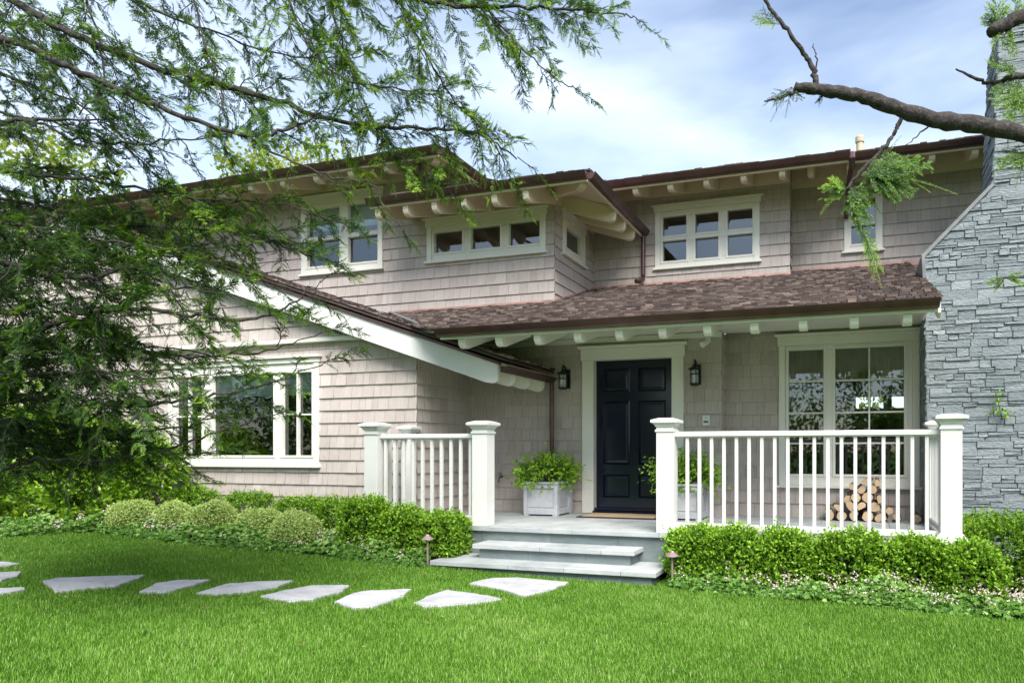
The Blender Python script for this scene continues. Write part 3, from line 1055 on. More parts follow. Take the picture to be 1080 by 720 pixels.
spout('downspout', [(XB + OV + 0.03, 10.43, 4.86), (XB + OV + 0.03, 10.43, 4.20), (XB + OV + 0.03, 10.41, 4.14), (XB + OV + 0.0, 10.33, 4.085), (XB + OV - 0.04, 10.25, 4.07)], house)
spout('downspout', [(-4.14, 8.86, 2.33), (-4.14, 8.87, 0.62), (-4.14, 8.84, 0.55), (-4.14, 8.75, 0.51)], house, 0.032)
spout('downspout', [(XR + OV + 0.05, 9.95, 5.38), (XR + OV + 0.0, 10.3, 5.18), (XR + OV - 0.03, 10.84, 4.95)], house, 0.035)

# plumbing vent on the upper roof
mb = MB()
mb.lathe([(0.0, 0.56), (0.06, 0.56), (0.07, 0.54), (0.07, 0.46), (0.056, 0.45), (0.056, 0.06), (0.11, 0.03), (0.13, -0.1)], (0.10, 11.42, 5.87), 16)
mb.build('roof_vent', M['vent'], house)

# ------------------------------------------------------------------ stone chimney
YC, YCB = 8.60, 9.55
Z_SH0, Z_SH1, Z_TOP = 3.66, 4.42, 6.22
XT = 1.533


def ch_left(z):
    if z < Z_SH0:
        return XC - 0.04 * z / Z_SH0
    if z < Z_SH1:
        return XC - 0.04 + (XT - XC + 0.04) * (z - Z_SH0) / (Z_SH1 - Z_SH0)
    return XT + 0.07 * (z - Z_SH1) / (Z_TOP - Z_SH1)


XMID = 2.35
ch_right = lambda z: 2 * XMID - ch_left(z)
rd = random.Random(5)
mb = MB()
# core set behind the stone faces
zz = [0, Z_SH0, Z_SH1, Z_TOP - 0.02]
for z0, z1 in zip(zz[:-1], zz[1:]):
    e = 0.014
    l0, l1, r0, r1 = ch_left(z0) + e, ch_left(z1 - 1e-4) + e, ch_right(z0) - e, ch_right(z1 - 1e-4) - e
    yb = YCB if z0 < Z_SH1 - 0.01 else YC + 0.74
    for q_ in ([(l0, YC + e, z0), (r0, YC + e, z0), (r1, YC + e, z1), (l1, YC + e, z1)], [(l0, yb, z0), (l0, YC + e, z0), (l1, YC + e, z1), (l1, yb, z1)],
               [(r0, YC + e, z0), (r0, yb, z0), (r1, yb, z1), (r1, YC + e, z1)], [(r0, yb, z0), (l0, yb, z0), (l1, yb, z1), (r1, yb, z1)]):
        mb.poly(q_, 0.3)
mb.poly([(XT + 0.1, YC + .03, Z_TOP - .02), (2 * XMID - XT - .1, YC + .03, Z_TOP - .02), (2 * XMID - XT - .1, YC + .74, Z_TOP - .02), (XT + .1, YC + .74, Z_TOP - .02)], 0.2)


def stone_face(point, span, z0, z1):
    """rows of ledge stones; point(u, z, out) -> xyz, span(z) -> (u0, u1)"""
    z = z0
    while z < z1 - 0.015:
        h = min(rd.choice([0.04, 0.05, 0.06, 0.075, 0.09, 0.11]), z1 - z)
        u = span(z)[0] - rd.uniform(0, 0.2)
        ue = max(span(z)[1], span(z + h)[1])
        while u < ue:
            w = rd.uniform(0.10, 0.42) * (0.75 + h * 3)
            # now and then a taller or split stone
            sp = [(z, z + h)]
            if h > 0.055 and rd.random() < 0.55:
                k = rd.uniform(0.4, 0.6) * h
                sp = [(z, z + k), (z + k, z + h)]
            for a, b in sp:
                g = 0.0014
                out = rd.uniform(-0.006, 0.012)
                lo0, lo1 = max(u + g, span(a)[0]), min(u + w - g, span(a)[1])
                hi0, hi1 = max(u + g, span(b)[0]), min(u + w - g, span(b)[1])
                if lo1 - lo0 < 0.01 or hi1 - hi0 < 0.01:
                    continue
                t = min(0.96, max(0, rd.gauss(0.5, 0.17)))
                if rd.random() < 0.004:
                    t = 1.0
                j = [rd.uniform(-0.0065, 0.0065) for _ in range(8)]
                c = 0.006
                fr = [point(lo0 + c, a + g + c * .5 + j[0], out + j[4]), point(lo1 - c, a + g + c * .5 + j[1], out + j[5]), point(hi1 - c, b - g - c * .5 + j[2], out + j[6]), point(hi0 + c, b - g - c * .5 + j[3], out + j[7])]
                md = [point(lo0, a + g + j[0], out - 0.012), point(lo1, a + g + j[1], out - 0.012), point(hi1, b - g + j[2], out - 0.012), point(hi0, b - g + j[3], out - 0.012)]
                bk = [point(lo0, a + g, -0.035), point(lo1, a + g, -0.035), point(hi1, b - g, -0.035), point(hi0, b - g, -0.035)]
                mb.poly(fr, t)
                for k in range(4):
                    mb.poly([md[k], md[(k + 1) % 4], fr[(k + 1) % 4], fr[k]], t)
                    mb.poly([bk[k], bk[(k + 1) % 4], md[(k + 1) % 4], md[k]], t)
            u += w
        z += h


stone_face(lambda u, z, n: (u, YC - n, z), lambda z: (ch_left(z), ch_right(z)), 0.0, Z_TOP)
stone_face(lambda u, z, n: (ch_left(z) - n, YC + u, z), lambda z: (0.0, YCB - YC), 0.0, Z_SH0)
stone_face(lambda u, z, n: (ch_left(z) - n, YC + u, z), lambda z: (0.0, 0.72), Z_SH1, Z_TOP)
chim = mb.build('chimney', M['stone'], house)
for sgn in (1, -1):
    mb = MB()
    p = [(XC - 0.055, Z_SH0 - 0.36), (XC - 0.075, Z_SH0 + 0.01), (XT - 0.01, Z_SH1 + 0.015), (XT + 0.02, Z_SH1 - 0.01), (XC - 0.035, Z_SH0 - 0.01), (XC - 0.02, Z_SH0 - 0.36)]
    if sgn < 0:
        p = [(2 * XMID - x, z) for x, z in p]
    mb.prism(p, (0, YC - 0.022, 0), X_, Z_, (0, YCB - YC + 0.01, 0))
    mb.build('shoulder_flashing', M['lead'], chim)

# ------------------------------------------------------------------ porch floor and steps
mb = MB()
rd = random.Random(11)


def slabs(mb, x0, x1, y0, y1, z0, z1, wmin=0.5, wmax=0.95, split_y=None, gap=0.004):
    ys = [y0] + (split_y or []) + [y1]
    for a, b in zip(ys[:-1], ys[1:]):
        x = x0
        while x < x1 - 1e-3:
            w = rd.uniform(wmin, wmax)
            e = x + w if x + w < x1 - 0.3 else x1
            mb.box((x + gap / 2, a + gap / 2, z0), (e - gap / 2, b - gap / 2, z1), min(1, max(0, rd.gauss(.5, .28))))
            x = e


slabs(mb, -5.95, 1.06, 6.93, 7.24, FL - 0.05, FL, 0.7, 1.3)
slabs(mb, -5.54, 1.06, 7.24, 9.30, FL - 0.05, FL, 0.45, 0.9, [7.66, 8.12, 8.50, 8.9])
mb.build('porch_floor', M['bluestone'], house, bevel=0.004)
mb = MB()
rd2 = random.Random(4)
x = -5.92
while x < 1.03:
    e = min(1.03, x + rd2.uniform(0.5, 0.9))
    mb.box((x + .002, 6.98, -0.1), (e - .002, 7.02, FL - 0.051), rd2.random())
    x = e
mb.box((1.00, 7.021, -0.1), (1.03, 8.59, FL - 0.051))
mb.box((-5.92, 7.021, -0.1), (-5.88, 7.66, FL - 0.051))
mb.build('porch_base', M['riser'], house)


def step(x0, x1, y0, z):
    tr, rs = MB(), MB()
    slabs(tr, x0, x1, y0, 6.978, z - 0.05, z, 0.6, 1.0)
    slabs(rs, x0 + 0.06, x1 - 0.06, y0 + 0.055, y0 + 0.09, z - 0.21, z - 0.051, 0.5, 0.9, gap=0.003)
    for xa, xb in ((x0 + 0.06, x0 + 0.10), (x1 - 0.10, x1 - 0.06)):
        rs.box((xa, y0 + 0.091, z - 0.21), (xb, 6.977, z - 0.051), 0.4)
    t = tr.build('step', M['bluestone'], house, bevel=0.005)
    rs.build('riser', M['riser'], t)


step(-4.43, -1.85, 6.35, 0.16)
step(-4.07, -2.165, 6.625, 0.32)

# ------------------------------------------------------------------ railings
def post(x, y, parent, s=0.19, half=False, zt=1.66, skirt=False):
    mb = MB()
    h = s / 2
    mb.box((x - h, y - h, FL + 0.002), (x + h, y + h, zt))
    mb.box((x - h - 0.012, y - h - 0.012, zt - 0.10), (x + h + 0.012, y + h + 0.012, zt - 0.075))
    prof = [(h + 0.008, -0.045), (h + 0.015, -0.025), (h + 0.035, -0.006), (h + 0.05, 0.0), (h + 0.05, 0.028), (h - 0.02, 0.05)]
    for (a, za), (b, zb) in zip(prof[:-1], prof[1:]):
        c0 = [(x - a, y - a, zt + za), (x + a, y - a, zt + za), (x + a, y + a, zt + za), (x - a, y + a, zt + za)]
        c1 = [(x - b, y - b, zt + zb), (x + b, y - b, zt + zb), (x + b, y + b, zt + zb), (x - b, y + b, zt + zb)]
        for k in range(4):
            mb.poly([c0[k], c0[(k + 1) % 4], c1[(k + 1) % 4], c1[k]])
    mb.poly(c1)
    if skirt:
        for (a, za), (b, zb) in (((h + 0.075, FL + 0.003), (h + 0.065, FL + 0.03)), ((h + 0.065, FL + 0.03), (h + 0.002, FL + 0.10))):
            c0 = [(x - a, y - a, za), (x + a, y - a, za), (x + a, y + a, za), (x - a, y + a, za)]
            c1 = [(x - b, y - b, zb), (x + b, y - b, zb), (x + b, y + b, zb), (x - b, y + b, zb)]
            for k in range(4):
                mb.poly([c0[k], c0[(k + 1) % 4], c1[(k + 1) % 4], c1[k]])
    return mb.build('post', M['white'], parent, bevel=0.004)


def rails(p0, p1, parent):
    p0, p1 = Vector(p0), Vector(p1)
    d = (p1 - p0)
    w = Vector((-d.y, d.x, 0)).normalized()
    top = [(-0.045, 1.515), (-0.045, 1.54), (-0.03, 1.562), (0.03, 1.562), (0.045, 1.54), (0.045, 1.515), (0.022, 1.50), (-0.022, 1.50)]
    mb = MB()
    mb.prism(top, p0, w, Z_, d)
    mb.build('handrail', M['white'], parent)
    mb = MB()
    mb.prism([(-0.03, 0.53), (0.03, 0.53), (0.03, 0.578), (0.012, 0.59), (-0.012, 0.59), (-0.03, 0.578)], p0, w, Z_, d)
    mb.build('bottom_rail', M['white'], parent)


def balusters(pts, parent):
    for x, y in pts:
        mb = MB()
        s_ = 0.0175
        mb.box((x - s_, y - s_, 0.588), (x + s_, y + s_, 1.503))
        mb.build('baluster', M['white'], parent, bevel=0.003)


YRL = 7.03
rl = empty('porch_railing', (-4.9, YRL, FL), 'shorter white porch railing left of the stone steps, beside the gabled wing', 'railing', 'white porch railings')
post(-5.68, YRL, rl)
post(-4.165, YRL, rl)
post(-5.60, 7.585, rl, s=0.13, zt=1.645)
rails((-5.585, YRL, 0), (-4.26, YRL, 0), rl)
balusters([(-4.335 - 0.1325 * k, YRL) for k in range(10)], rl)
rails((-5.62, YRL + 0.095, 0), (-5.62, 7.52, 0), rl)
balusters([(-5.62, YRL + 0.19 + 0.13 * k) for k in range(3)], rl)
rr = empty('porch_railing', (-0.5, YRL, FL), 'long white porch railing right of the steps, in front of the tall window and firewood', 'railing', 'white porch railings')
post(-1.922, YRL, rr)
post(0.885, YRL, rr, skirt=True)
post(0.905, 8.50, rr, s=0.13, zt=1.66)
rails((-1.827, YRL, 0), (0.79, YRL, 0), rr)
balusters([(-1.696 + 0.1319 * k, YRL) for k in range(19)], rr)
rails((0.87, YRL + 0.095, 0), (0.87, 8.43, 0), rr)
balusters([(0.87, YRL + 0.20 + 0.135 * k) for k in range(9)], rr)


# ------------------------------------------------------------------ porch furniture
def lantern(x, z, label):
    e = empty('wall_lantern', (x, Y0 - 0.02, z), label, 'lantern', 'black wall lanterns beside the door')
    y = Y0 - 0.022
    mb = MB()
    mb.box((x - 0.055, y - 0.022, z - 0.15), (x + 0.055, y, z + 0.12))
    mb.build('backplate', M['black'], e, bevel=0.006)
    yb = y - 0.15
    mb = MB()
    mb.tube([(x, y - 0.02, z + 0.06), (x, y - 0.06, z + 0.15), (x, yb + 0.02, z + 0.175), (x, yb, z + 0.14), (x, yb, z + 0.10)], 0.011, 8)
    mb.build('arm', M['black'], e, smooth=True)
    mb = MB()
    mb.lathe([(0.0, 0.115), (0.018, 0.11), (0.03, 0.085), (0.085, 0.055), (0.088, 0.045), (0.07, 0.043), (0.0, 0.043)], (x, yb, z), 20)
    mb.build('cap', M['black'], e, smooth=False)
    mb = MB()
    for zz_ in (-0.155, -0.03, 0.035):
        mb.lathe([(0.055, 0), (0.064, 0), (0.064, 0.014), (0.055, 0.014), (0.055, 0)], (x, yb, z + zz_), 20)
    mb.lathe([(0.0, -0.175), (0.05, -0.172), (0.062, -0.155), (0.0, -0.15)], (x, yb, z), 20)
    for k in range(6):
        a = k * math.pi / 3
        mb.tube([(x + 0.06 * math.cos(a), yb + 0.06 * math.sin(a), z - 0.15), (x + 0.06 * math.cos(a), yb + 0.06 * math.sin(a), z + 0.045)], 0.0045, 6)
    mb.build('cage', M['black'], e)
    mb = MB()
    mb.lathe([(0.052, -0.148), (0.052, 0.04)], (x, yb, z), 20)
    mb.build('glass', M['lampglass'], e, smooth=True)
    mb = MB()
    mb.lathe([(0.0, 0.0), (0.02, 0.0), (0.024, -0.03), (0.024, -0.145), (0, -0.145)], (x, yb, z), 12)
    mb.build('bulb', M['candle'], e, smooth=True)


lantern(-3.93, 2.40, 'black cage wall lantern on the shingles between downspout and door')
lantern(-2.02, 2.40, 'black cage wall lantern on the shingles right of the front door')

e = empty('door_intercom', (-1.893, Y0 - 0.02, 1.77), 'small white intercom box on the shingles below the right lantern', 'intercom')
mb = MB()
mb.box((-1.943, Y0 - 0.05, 1.70), (-1.843, Y0 - 0.018, 1.84))
mb.build('casing', M['plastic'], e, bevel=0.008)
mb = MB()
mb.box((-1.925, Y0 - 0.054, 1.735), (-1.861, Y0 - 0.0505, 1.765))
mb.lathe([(0, 0.008), (0.01, 0.008), (0.012, 0)], (-1.893, Y0 - 0.05, 1.80), 12)
mb.build('button', M['greybox'], e)
e = empty('spot_lamp', (-1.87, Y0 - 0.02, 2.80), 'small white spot lamp fixed under the porch ceiling near the wall corner', 'spot lamp')
mb = MB()
mb.lathe([(0, 0), (0.035, 0), (0.035, -0.02), (0.01, -0.03)], (-1.86, Y0 - 0.06, 2.875), 12)
mb.tube([(-1.86, Y0 - 0.06, 2.86), (-1.875, Y0 - 0.09, 2.82)], 0.01, 8)
mb.build('bracket', M['plastic'], e)
mb = MB()
mb.tube([(-1.845, Y0 - 0.05, 2.835), (-1.875, Y0 - 0.10, 2.805), (-1.92, Y0 - 0.17, 2.765)], [0.03, 0.034, 0.04], 14)
mb.build('lamp_head', M['plastic'], e)
e = empty('garden_tap', (-4.98, Y0 - 0.02, 0.98), 'small grey garden tap on the shingles behind the left railing', 'tap')
mb = MB()
mb.tube([(-4.98, Y0 - 0.01, 0.98), (-4.98, Y0 - 0.08, 0.98), (-4.98, Y0 - 0.11, 0.95), (-4.98, Y0 - 0.115, 0.90)], 0.014, 8)
mb.build('spout', M['lead'], e)
mb = MB()
mb.lathe([(0, 0.05), (0.035, 0.05), (0.035, 0.04), (0.008, 0.038), (0.008, 0.0)], (-4.98, Y0 - 0.08, 0.99), 12)
mb.build('handle', M['lead'], e)

# electric boxes on the wing
e = empty('meter_box', (-9.6, YG - 0.02, 0.85), 'grey metal meter box on the wing wall below the wide window', 'meter box')
mb = MB()
mb.box((-9.90, YG - 0.13, 0.62), (-9.62, YG - 0.015, 1.03))
mb.build('cabinet', M['greybox'], e, bevel=0.008)
mb = MB()
mb.box((-9.60, YG - 0.10, 0.55), (-9.46, YG - 0.015, 1.02))
mb.build('side_cabinet', M['greybox'], e, bevel=0.008)
mb = MB()
mb.box((-9.885, YG - 0.138, 0.64), (-9.635, YG - 0.131, 1.01))
mb.build('cover', M['greybox'], e, bevel=0.003)

# door mat
e = empty('door_mat', (-2.95, 8.5, FL), 'tan coir door mat with dark edge in front of the door', 'door mat')
mb = MB()
mb.box((-3.50, 8.24, FL + 0.001), (-2.38, 8.80, FL + 0.014))
mb.build('backing', M['rubber'], e, bevel=0.004)
mb = MB()
mb.box((-3.44, 8.29, FL + 0.0145), (-2.44, 8.75, FL + 0.024))
mb.build('pile', M['mat'], e, bevel=0.003)


# planters
def planter(x0, x1, y0, y1, label):
    e = empty('planter', ((x0 + x1) / 2, (y0 + y1) / 2, FL), label, 'planter', 'lead-grey square planters by the door')
    zt = FL + 0.46
    mb = MB()
    t = 0.025
    z0 = FL + 0.02
    mb.box((x0 + t, y0 + t, z0), (x1 - t, y1 - t, z0 + 0.02))
    # sides as panelled frames
    for ax in (0, 1):
        for sd in (0, 1):
            a0, a1 = (x0, x1) if ax == 0 else (y0 + 0.0475, y1 - 0.0475)
            b = (y0 if sd == 0 else y1) if ax == 0 else (x0 if sd == 0 else x1)
            s_ = 1 if sd == 0 else -1

            def BX(u0, u1, z_0, z_1, n0, n1):
                if ax == 0:
                    mb.box((u0, b + s_ * n0, z_0), (u1, b + s_ * n1, z_1))
                else:
                    mb.box((b + s_ * n0, u0, z_0), (b + s_ * n1, u1, z_1))
            BX(a0 + 0.03, a1 - 0.03, z0 + 0.01, zt - 0.02, 0.03, 0.046)       # sunk field
            BX(a0, a0 + 0.055, z0, zt - 0.03, 0.0, 0.047)
            BX(a1 - 0.055, a1, z0, zt - 0.03, 0.0, 0.047)
            BX(a0 + 0.056, a1 - 0.056, z0, z0 + 0.075, 0.004, 0.047)
            BX(a0 + 0.056, a1 - 0.056, zt - 0.085, zt - 0.03, 0.004, 0.047)
            BX(a0 + 0.075, a1 - 0.075, z0 + 0.095, z0 + 0.108, 0.02, 0.029)
    mb.build('box', M['planter'], e, bevel=0.004)
    mb = MB()
    r = 0.012
    for q0, q1 in (((x0 - r, y0 - r), (x1 + r, y0 + 0.04)), ((x0 - r, y1 - 0.04), (x1 + r, y1 + r)), ((x0 - r, y0 + 0.041), (x0 + 0.04, y1 - 0.041)), ((x1 - 0.04, y0 + 0.041), (x1 + r, y1 - 0.041))):
        mb.box((*q0, zt - 0.029), (*q1, zt))
    mb.build('rim', M['planter'], e, bevel=0.004)
    for px_ in (x0 + 0.04, x1 - 0.04):
        for py_ in (y0 + 0.04, y1 - 0.04):
            mb = MB()
            mb.box((px_ - 0.035, py_ - 0.035, FL + 0.001), (px_ + 0.035, py_ + 0.035, FL + 0.019))
            mb.build('foot', M['planter'], e)
    mb = MB()
    mb.poly([(x0 + 0.05, y0 + 0.05, zt - 0.05), (x1 - 0.05, y0 + 0.05, zt - 0.05), (x1 - 0.05, y1 - 0.05, zt - 0.05), (x0 + 0.05, y1 - 0.05, zt - 0.05)])
    mb.build('soil', M['soil'], e)
    return zt - 0.05


PL = [(-4.30, -3.795, 8.30, 8.81), (-2.33, -1.825, 8.30, 8.81)]
zsoil = planter(*PL[0], 'square lead-grey planter with panelled sides left of the front door')
planter(*PL[1], 'square lead-grey planter with panelled sides behind the white balusters')

# firewood
wood = [(-0.30, 0.00, .075), (-0.14, 0.00, .06), (0.02, 0.0, .07), (0.17, 0.0, .065), (0.32, 0.0, .07), (0.50, 0.0, .055), (0.74, 0.0, .05),
        (-0.20, 0.11, .05), (-0.05, 0.115, .065), (0.10, 0.12, .06), (0.25, 0.115, .065), (0.42, 0.095, .045),
        (0.03, 0.235, .06), (0.17, 0.23, .065), (0.30, 0.225, .055), (-0.07, 0.22, .05),
        (0.09, 0.345, .06), (0.22, 0.34, .055), (-0.01, 0.385, .045), (0.15, 0.44, .05), (0.27, 0.43, .045)]
what = ['lying at the left foot of the pile', 'on the floor second from the left', 'on the floor under the middle of the pile', 'on the floor under the tallest part', 'on the floor right of the tallest part', 'at the right foot of the pile', 'lying alone right of the pile',
        'resting on the two leftmost logs', 'in the second layer left of centre', 'in the second layer at the centre', 'in the second layer right of centre', 'small and tilted on the right slope of the pile',
        'in the third layer at the centre', 'in the third layer right of centre', 'in the third layer at the right edge', 'sticking out left from the third layer',
        'in the fourth layer left of its neighbour', 'in the fourth layer on the right', 'jutting left from the upper pile', 'on the very top of the pile at left', 'on the very top of the pile at right']
rdw = random.Random(3)
for (x, h, r), wh in zip(wood, what):
    mb = MB()
    seg = 11
    wedge = rdw.random() < 0.55
    cut = rdw.uniform(0, 6.28)
    tilt, yaw = rdw.uniform(-0.05, 0.05), rdw.uniform(-0.16, 0.16)
    L = rdw.uniform(0.34, 0.42)
    prof = []
    for k in range(seg):
        a = 2 * math.pi * k / seg
        rr_ = r * rdw.uniform(0.88, 1.08)
        if wedge and math.cos(a - cut) > 0.35:
            rr_ = r * 0.35 / math.cos(a - cut)
        prof.append((rr_ * math.cos(a), rr_ * math.sin(a)))
    low = min(p[1] for p in prof)
    A = Vector((math.cos(yaw), math.sin(yaw), 0))
    D = Vector((-math.sin(yaw), math.cos(yaw), tilt)).normalized()
    yy = 8.80 + rdw.uniform(-0.03, 0.02)
    zc = FL + 0.004 + h + (-low if h < 0.01 else r)
    mb.prism(prof, (x, yy, zc), A, Z_, D * L)
    for i in range(len(mb.f)):
        mb.m[i] = 1 if i < 2 else 0
    o = mb.build('firewood_log', [M['logbark'], M['logend']])
    tag(o, 'split firewood log ' + wh, 'firewood', 'stacked firewood on the porch')


# ------------------------------------------------------------------ stepping stones
stones = [
    ('pale flagstone cut by the left frame edge, farthest back of three', [(-30, 595), (5, 594.5), (22, 596.5), (10, 599), (-30, 602)]),
    ('pale flagstone cut by the left frame edge, middle of three', [(-35, 607), (-5, 606), (22, 605), (20, 609), (2, 614.5), (-35, 617)]),
    ('pale flagstone cut by the left frame edge, nearest the camera', [(-30, 623.5), (0, 623), (25, 622), (26, 624.5), (5, 628), (-30, 630)]),
    ('broad pale flagstone, the leftmost one wholly in view', [(45, 615), (62, 611.5), (110, 610), (152, 608.5), (146, 612), (124, 619.5), (58, 626)]),
    ('narrow pale flagstone, second from the left in the lawn path', [(147, 626), (165, 617.5), (186, 614), (222, 613.5), (205, 619), (178, 626.5)]),
    ('long pale flagstone, third from the left in the lawn path', [(207, 628), (238, 618.5), (270, 615.5), (309, 614.5), (290, 621.5), (262, 626), (222, 629)]),
    ('pale flagstone left of the middle, fourth in the lawn path', [(275, 631), (300, 625), (330, 619.5), (368, 619.5), (360, 625.5), (330, 634), (306, 636.5)]),
    ('rounded pale flagstone, third from the steps in the lawn path', [(353, 637), (372, 628), (390, 625), (434, 623.5), (424, 631), (395, 642), (372, 643.5)]),
    ('pointed triangular pale flagstone, second from the steps', [(437, 638), (455, 629), (472, 624.5), (500, 628), (530, 633.5), (500, 638.5), (450, 642)]),
    ('largest pale flagstone, right in front of the stone steps', [(495, 617), (520, 611.5), (545, 611), (600, 616), (580, 624), (554, 630.5), (528, 623.5)]),
]
stone_polys = []
for lab, pts in stones:
    P = [ground(*p) for p in pts]
    stone_polys.append([(p[0], p[1]) for p in P])
    c = sum(p[0] for p in P) / len(P), sum(p[1] for p in P) / len(P)
    mb = MB()
    # densify and soften the outline
    out = []
    for i in range(len(P)):
        a, b = P[i], P[(i + 1) % len(P)]
        for k in range(4):
            t = k / 4
            q_ = a + (b - a) * t
            q_[:2] += rng.normal(size=2) * 0.008
            out.append(q_)
    top = [(p[0], p[1], float(gz(p[0])) + 0.026) for p in out]
    ins = [(c[0] + (p[0] - c[0]) * 1.012, c[1] + (p[1] - c[1]) * 1.012, float(gz(p[0])) + 0.018) for p in out]
    bot = [(x, y, z - 0.05) for x, y, z in ins]
    mb.poly(top, random.random())
    for A_, B_ in ((ins, top), (bot, ins)):
        for i in range(len(out)):
            j = (i + 1) % len(out)
            mb.poly([A_[i], A_[j], B_[j], B_[i]], 0.5)
    o = mb.build('stepping_stone', M['stepstone'])
    tag(o, lab, 'stepping stone', 'stepping stones across the lawn')


# path lights
def path_light(px, py, h, label):
    g = ground(px, py)
    e = empty('path_light', tuple(g), label, 'path light', 'copper path lights by the steps')
    mb = MB()
    mb.tube([(g[0], g[1], g[2] - 0.02), (g[0], g[1], g[2] + h)], 0.011, 10)
    mb.build('stem', M['pathmetal'], e)
    mb = MB()
    mb.lathe([(0.0, 0.052), (0.016, 0.05), (0.022, 0.04), (0.024, 0.034), (0.066, 0.004), (0.068, -0.002), (0.05, 0.0), (0.0, 0.018)], (g[0], g[1], g[2] + h), 20)
    mb.build('shade', M['pathmetal'], e)


path_light(451, 598, 0.31, 'small rosy copper path light in the plants left of the steps')
path_light(709, 619, 0.31, 'small rosy copper path light beside the right end of the steps')


# ------------------------------------------------------------------ plants
def ell_shell(n, c, r, flat_=0.0, lo=-0.3):
    """points near the surface of an ellipsoid and outward directions"""
    d = unit(rng.normal(size=(n * 3, 3)))
    d = d[d[:, 2] > lo][:n]
    k = rng.uniform(0.72, 1.0, size=(len(d), 1)) ** 0.6
    return np.asarray(c) + d * np.asarray(r) * k, d, k[:, 0]


def box_points(n, c, r, pw=2.7):
    """points near the surface of a rounded box"""
    d = rng.uniform(-1, 1, size=(n * 2, 3))
    m = np.max(np.abs(d) , axis=1, keepdims=True)
    d = d / m
    nr = (np.abs(d) ** pw).sum(1, keepdims=True) ** (1 / pw)
    d = d / nr
    d = d[d[:, 2] > -0.95][:n]
    k = rng.uniform(0.35, 1.0, size=(len(d), 1)) ** 0.6
    return np.asarray(c) + d * np.asarray(r) * k, unit(d * np.asarray([1, 1, 1.0])), k[:, 0]


def shoots(P, D, m, ln, leafL, leafW, up=0.5):
    """little sprigs: m leaves along each shoot"""
    n = len(P)
    D = unit(D + np.array([0, 0, up]) + rng.normal(size=D.shape) * 0.42)
    t = np.linspace(0.15, 1, m)[None, :, None]
    ln = (rng.uniform(0.5, 1.2, size=(n, 1, 1)) + (rng.uniform(size=(n, 1, 1)) < 0.06) * 0.8) * ln
    Q = P[:, None, :] + D[:, None, :] * t * ln
    A = unit(rng.normal(size=(n, m, 3)) * 0.75 + D[:, None, :] * 0.75)
    tip = np.repeat(np.linspace(0, 1, m)[None, :], n, 0)
    LL = leafL * rng.uniform(0.7, 1.2, size=n * m)
    V, F = leaves(Q.reshape(-1, 3), A.reshape(-1, 3), LL, LL * leafW)
    return V, F, tip.ravel()


def shrub(name, x, y, r, label, group, mat='boxwood', n=900, leaf=0.026, kind='box', z0=None, cat='shrub', shoot=0.07, m=6, bias=0.0):
    zg = float(gz(x)) if z0 is None else z0
    e = empty(name, (x, y, zg), label, cat, group)
    c = (x, y, zg + r[2])
    if kind == 'box':
        P, D, k = box_points(n, c, r)
    else:
        P, D, k = ell_shell(n, c, r, lo=-0.75)
    lump = np.sin(P[:, 0] * 11 + P[:, 2] * 7) * np.sin(P[:, 1] * 9 + P[:, 0] * 5)
    P = P + D * (lump * 0.035)[:, None]
    V, F, tip = shoots(P, D, m, shoot, leaf, 0.55, 0.6 if kind == 'box' else 0.15)
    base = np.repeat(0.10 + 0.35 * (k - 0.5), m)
    t = np.clip(base + tip * 0.72 + rng.normal(size=len(tip)) * 0.15 + bias, 0, 1)  # inner leaves darkened for shade, sprig tips lightened as if lit
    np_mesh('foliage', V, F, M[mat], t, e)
    mb = MB()
    rs = random.Random(int((x + 20) * 1000))
    for i in range(7):
        a = i * 0.9 + rs.uniform(0, 0.5)
        b = Vector((x, y, zg - 0.02)) + Vector((math.cos(a), math.sin(a), 0)) * 0.03
        t_ = Vector((x + r[0] * 0.6 * math.cos(a), y + r[1] * 0.6 * math.sin(a), zg + r[2] * 1.1))
        mb.tube([b, b.lerp(t_, 0.5) + Vector((0, 0, 0.03)), t_], [0.012, 0.008, 0.004], 5)
    # twiggy shaded heart of the bush
    mb.build('stem', M['bark'], e)
    return e


g_r = 'clipped box shrubs before the right railing'
RS = [(-1.56, 6.74, 0.27, 0.29, 'round-topped box shrub beside the right path light'),
      (-1.17, 6.72, 0.29, 0.295, 'box shrub below the leftmost balusters of the long railing'),
      (-0.62, 6.72, 0.30, 0.295, 'box shrub below the left half of the long railing, second from the planter post'),
      (-0.03, 6.72, 0.33, 0.295, 'wide box shrub below the right half of the long railing'),
      (0.58, 6.72, 0.28, 0.285, 'box shrub below the firewood and the flared corner post'),
      (0.99, 6.62, 0.28, 0.26, 'low box shrub in front of the corner post, nearest the camera')]
for x, y, rx, rz, lab in RS:
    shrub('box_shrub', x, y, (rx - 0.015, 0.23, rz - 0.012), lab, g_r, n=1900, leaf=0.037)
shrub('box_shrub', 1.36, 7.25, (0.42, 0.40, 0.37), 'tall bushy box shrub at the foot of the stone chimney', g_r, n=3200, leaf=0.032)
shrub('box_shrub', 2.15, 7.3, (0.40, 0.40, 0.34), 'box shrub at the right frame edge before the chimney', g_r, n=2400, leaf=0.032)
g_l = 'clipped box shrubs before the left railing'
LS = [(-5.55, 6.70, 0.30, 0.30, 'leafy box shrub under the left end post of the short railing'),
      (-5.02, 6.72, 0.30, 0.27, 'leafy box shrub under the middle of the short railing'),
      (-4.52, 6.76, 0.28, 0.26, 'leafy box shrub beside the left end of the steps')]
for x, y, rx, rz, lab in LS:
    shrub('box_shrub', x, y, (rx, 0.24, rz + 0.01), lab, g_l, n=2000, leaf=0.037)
g_w = 'low box hedge plants along the wing wall'
